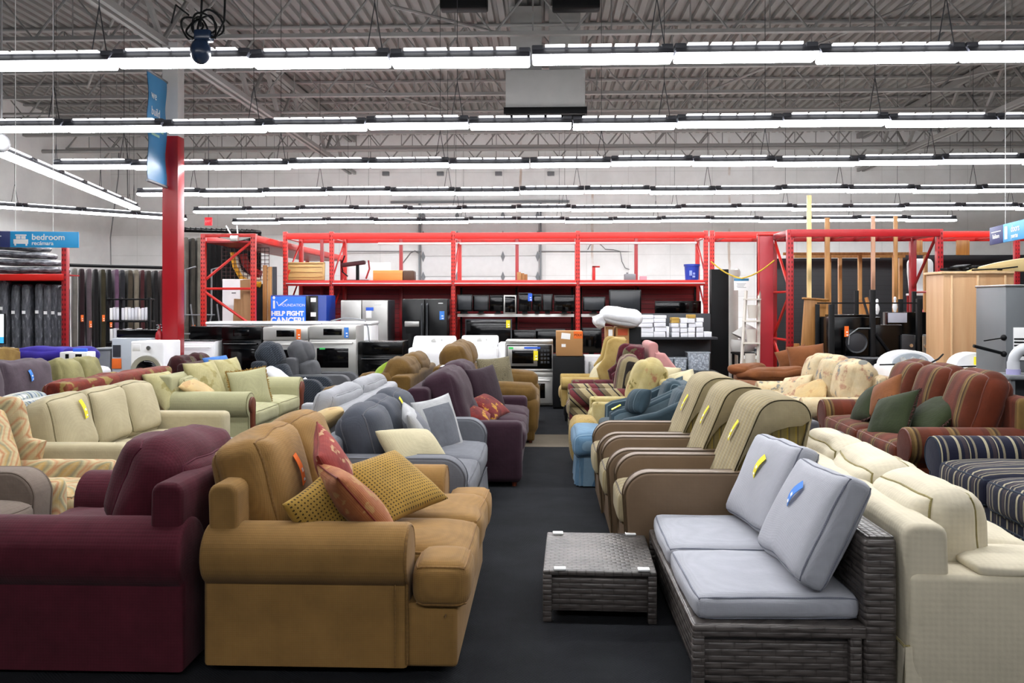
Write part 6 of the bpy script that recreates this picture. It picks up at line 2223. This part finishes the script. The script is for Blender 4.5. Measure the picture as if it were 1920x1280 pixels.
# rugs hanging over arms along the wall
RUGC = ['77726c', '2a161b', '5f5258', '141112', '39331f', '121012', '70506a', '2b2b30', '4b4235', '857c6c', '4a1f22', '352d26', '1f1d1e', '5a2328', '45423f', '3d2a1c', '523a22', '2c211d', '5a5a58', '3a1c22', '27211f', '44403c', '221d20', '3b3430']
rr = random.Random(11)
bar = MB()
pa, pb = P(132, 497, 16.0), P(318, 502, 16.8)
bar.cyl(pa, pb, .03, 8).cyl((pa.x - .1, pa.y, 0), (pa.x - .1, pa.y, pa.z), .04, 8).cyl((pb.x + .1, pb.y, 0), (pb.x + .1, pb.y, pb.z), .04, 8).cyl((pa.x - .13, pa.y, pa.z), pa, .03, 8).cyl(pb, (pb.x + .13, pb.y, pb.z), .03, 8)
BARO = one(bar, 'rug_rail', MBLACK, 'long black rail from which the folded rugs hang', 'rail')
RN = 15
ANG = math.atan2(pb.y - pa.y, pb.x - pa.x)
for i in range(RN):
    u = (i + .5) / RN
    p = pa.lerp(pb, u)
    c = RUGC[i % len(RUGC)]
    m = fabric(f'rug_pile_{i}', c, wamt=.05, namt=.5, sheen=.1)
    hgt = p.z - .18
    th = .036 + .01 * rr.random()
    t = empty('hanging_rug', f'{["black", "wine", "mauve grey", "brown", "olive"][i % 5]} folded rug, {ORD[i] if i < 20 else ("second last", "last")[i - 20]} on the black rail from the red rack', 'rug', (p.x, p.y + .02, .11), ANG + rr.uniform(-.03, .03), 'rugs on the black rail')
    q = MB().cushion(th * 2, .75, hgt, min(.05, th * .8), .003, 10, .013, 2.6, i * 1.9, T(0, .0, hgt / 2), side=0)
    q.build('pile', m, t, 75)
    if i in (1, 2, 4, 5, 15, 17, 18, 20, 21):
        price_tag(t, T(.02 * (i % 3) - .02, -.405, hgt * (.66 - .05 * (i % 3))), TAGO, .045, .12)
# taller rug display behind the column
pa, pb = P(338, 432, 19.0), P(480, 436, 19.8)
ANG = math.atan2(pb.y - pa.y, pb.x - pa.x)
bar = MB()
bar.cyl((pa.x - .15, pa.y, pa.z), (pb.x + .12, pb.y, pb.z), .03, 8).cyl((pa.x - .12, pa.y, 0), (pa.x - .12, pa.y, pa.z), .04, 8).cyl((pb.x + .08, pb.y, 0), (pb.x + .08, pb.y, pb.z), .04, 8)
for i in range(16):
    q = pa.lerp(pb, i / 15)
    bar.cyl((q.x, q.y - .3, q.z + .04), (q.x, q.y + .3, q.z + .06), .015, 6)
one(bar, 'rug_display', MBLACK, 'tall black swing-arm rug display behind the red column', 'display rack')
RN = 12
for i in range(RN):
    p = pa.lerp(pb, (i + .5) / RN)
    c = ['6b675f', '4a463f', '8a857a', '141213', '0f0e10', '141213'][i % 6] if i < 6 else ['0e0e10', '151213', '0b0b0c'][i % 3]
    m = fabric(f'tall_rug_pile_{i}', c, wamt=.04, namt=.5, sheen=.1)
    hgt = p.z - .19 - .1 * rr.random()
    t = empty('tall_hanging_rug', f'long dark rug, {ORD[i]} on the tall rug display counted from the red column', 'rug', (p.x, p.y + .02, .08), ANG, 'rugs on the tall display')
    MB().cushion(.10, .7, hgt, .045, .003, 8, .01, 1.6, i * 2.9, T(0, 0, hgt / 2), side=0).build('pile', m, t, 75)
    if i % 2:
        price_tag(t, T(0, -.39, hgt * .35 + .05 * (i % 3)), TAGO, .07, .16)
# rolling step ladder
p = at(352, 16.0)
t = empty('step_ladder', 'grey tubular rolling ladder standing behind the red column', 'ladder', (p[0], p[1], 0))
for s in (-.25, .25):
    MB().tube([(s - .15, 0, 0), (s, .5, 1.4), (s, .5, 2.25), (s + .2, .5, 2.3)], .018, 8).tube([(s + .35, .4, 0), (s + .1, .5, 1.6)], .016, 8).build('rail', GREY, t)
for i in range(4):
    MB().box((-.3, .1 + .1 * i, .35 * (i + 1) - .01), (.3, .25 + .1 * i, .35 * (i + 1) + .01), .004).build('step', GREY, t)

# black stand with sample sheets
d = 13.75
x, y, w = span(190, 270, d)
t = empty('sample_stand', 'black open stand holding two rows of white sample sheets', 'stand', (x, y + .2, 0))
zt = hz(557, d)
for sx in (-w / 2, -w * .19, w / 2):
    MB().box((sx - .02, -.02, 0), (sx + .02, .02, zt), .004).build('post', MBLACK, t)
for z in (hz(560, d), hz(602, d), hz(643, d)):
    MB().box((-w / 2, -.05, z - .02), (w / 2, .2, z + .005), .004).build('shelf_board', MBLACK, t)
for j, (zb2, n) in enumerate(((hz(601, d), 11), (hz(641, d), 10))):
    for i in range(n):
        xx = -w / 2 + .04 + (w - .08) * (i + .3) / n + (.03 if i > 2 else 0)
        hh = .19 + .012 * math.sin(i * 2.1)
        one(MB().box((-.02, -.01, 0), (.022, .1, hh), .003, m=RZ(.1 * math.sin(i * 3))), 'sample_sheet', WB if i % 4 else PAPER, f'white sample sheet, {ORD[i]} on the {("upper", "lower")[j]} shelf of the black stand', 'sample', T(x + xx, y + .19, zb2 + .009), 'white sample sheets')

# red frame rack behind the ovens
d = 16.0
x0, x1 = at(381, d)[0], at(476, d)[0]
yy = at(435, d)[1]
zt = hz(438, d)
t = empty('pallet_rack', 'red rack end frame with diagonal braces behind the white range', 'rack', (0, yy, 0))
upright(t, x0, 0, zt, RED, .09, .08)
upright(t, x1, 0, zt, RED, .09, .08)
m = MB().box((x0, -.03, zt - .06), (x1, .03, zt), .006)
z0 = hz(528, d)
m.tube([(x0, 0, hz(527, d)), (x1, 0, hz(450, d))], .025, 6).tube([(x0, 0, hz(541, d)), (x1, 0, hz(541, d))], .025, 6).tube([(x0, 0, hz(545, d)), (x1, 0, hz(612, d))], .025, 6).tube([(x0, 0, .5), (x1, 0, hz(612, d))], .025, 6)
m.build('brace', RED, t)
for x in (x0, x1):
    MB().box((x - .03, 0, zt - .14), (x + .03, 7.0, zt - .02), .008).build('beam', RED, t)
    upright(t, x, 7.0, zt, DRED, .09, .08, False)
MB().box((x0, 0, zt - .16), (x1, 7.0, zt - .13)).build('deck', DRED, t)
k = NT('wire_mesh_paint')
k.b.inputs['Base Color'].default_value = lin('3a1010')
m = MB()
for i in range(12):
    m.cyl((x0 + (x1 - x0) * i / 11, .9, hz(522, d)), (x0 + (x1 - x0) * i / 11, .9, zt - .2), .006, 4)
for i in range(9):
    z = hz(522, d) + (zt - .2 - hz(522, d)) * i / 8
    m.cyl((x0, .9, z), (x1, .9, z), .006, 4)
m.build('wire_mesh', k.m, t)
t = empty('white_door_panel', 'white appliance panel standing behind the red braces', 'panel', (at(443, 16.5)[0], at(443, 16.5)[1], 0))
MB().box((-.26, -.02, 0), (.26, .03, hz(523, 16.5)), .01).build('panel', WHITE, t)
MB().box((-.08, -.024, hz(550, 16.5)), (.0, -.019, hz(548, 16.5))).build('badge', GREY, t)
CARD2 = plain('fibreboard', '9c7752', .85)
for i, (px0, px1, tp) in enumerate(((432, 446, 560), (447, 456, 562), (457, 468, 525), (469, 482, 524))):
    x, y, w = span(px0, px1, 16.35)
    one(MB().box((-w / 2, -.03, 0), (w / 2, .03, hz(tp, 16.35)), .003, m=RY(.03 * (1.5 - i))), 'flat_carton', CARD2, ('leaning brown flat carton, first against the white panel', 'leaning brown flat carton, second against the white panel', 'tall leaning brown flat carton, third against the white panel', 'tall brown flat carton by the red upright')[i], 'carton', T(x + .012 * i, y - .075 * i, 0))
for i, (px, tp, m) in enumerate(((497, 497, WOODM), (506, 500, PIN2), (515, 500, DGREY))):
    x, y = at(px, 16.9)
    one(MB().box((-.04, -.02, 0), (.04, .02, hz(tp, 16.9)), .003), 'plank', m, ('brown plank behind the red upright', 'lighter brown plank behind the red upright', 'dark plank beside the vending machine')[i], 'plank', T(x, y, 0))
t = empty('playground_slide', 'yellow and red playground slide hung behind the wire mesh', 'slide', (at(460, 17.3)[0], at(460, 17.3)[1], 0))
YEL = plain('slide_yellow', 'd99a1c', .4)
MB().tube([(-.25, 0, 2.62), (-.2, 0, 2.35), (-.05, 0, 2.08), (.3, 0, 1.98)], .06, 8).build('rail', YEL, t)
MB().tube([(-.05, .02, 2.58), (0, .02, 2.4), (.12, .02, 2.25), (.3, .02, 2.18)], .08, 8).build('chute', plain('slide_red', '8c1d1a', .4), t)
MB().tube([(-.22, .01, 2.6), (-.12, .01, 2.25), (.1, .01, 2.1), (.3, .01, 2.07)], .05, 8).build('net', plain('slide_white', 'c9bfae', .5), t)
MB().box((-.3, .05, 0), (.35, .1, 2.0), .01).build('stand', MBLACK, t)
p = P(440, 446, 15.9)
t = empty('clamp_box', 'small pale box clamped to the top of the red frame', 'box', p)
MB().box((-.07, -.06, -.06), (.07, .04, .04), .01).build('case', WST, t)
MB().tube([(-.05, .03, .02), (-.3, .4, .25)], .012, 6).tube([(.05, .03, .02), (-.1, .4, .25)], .012, 6).build('arm', WST, t)
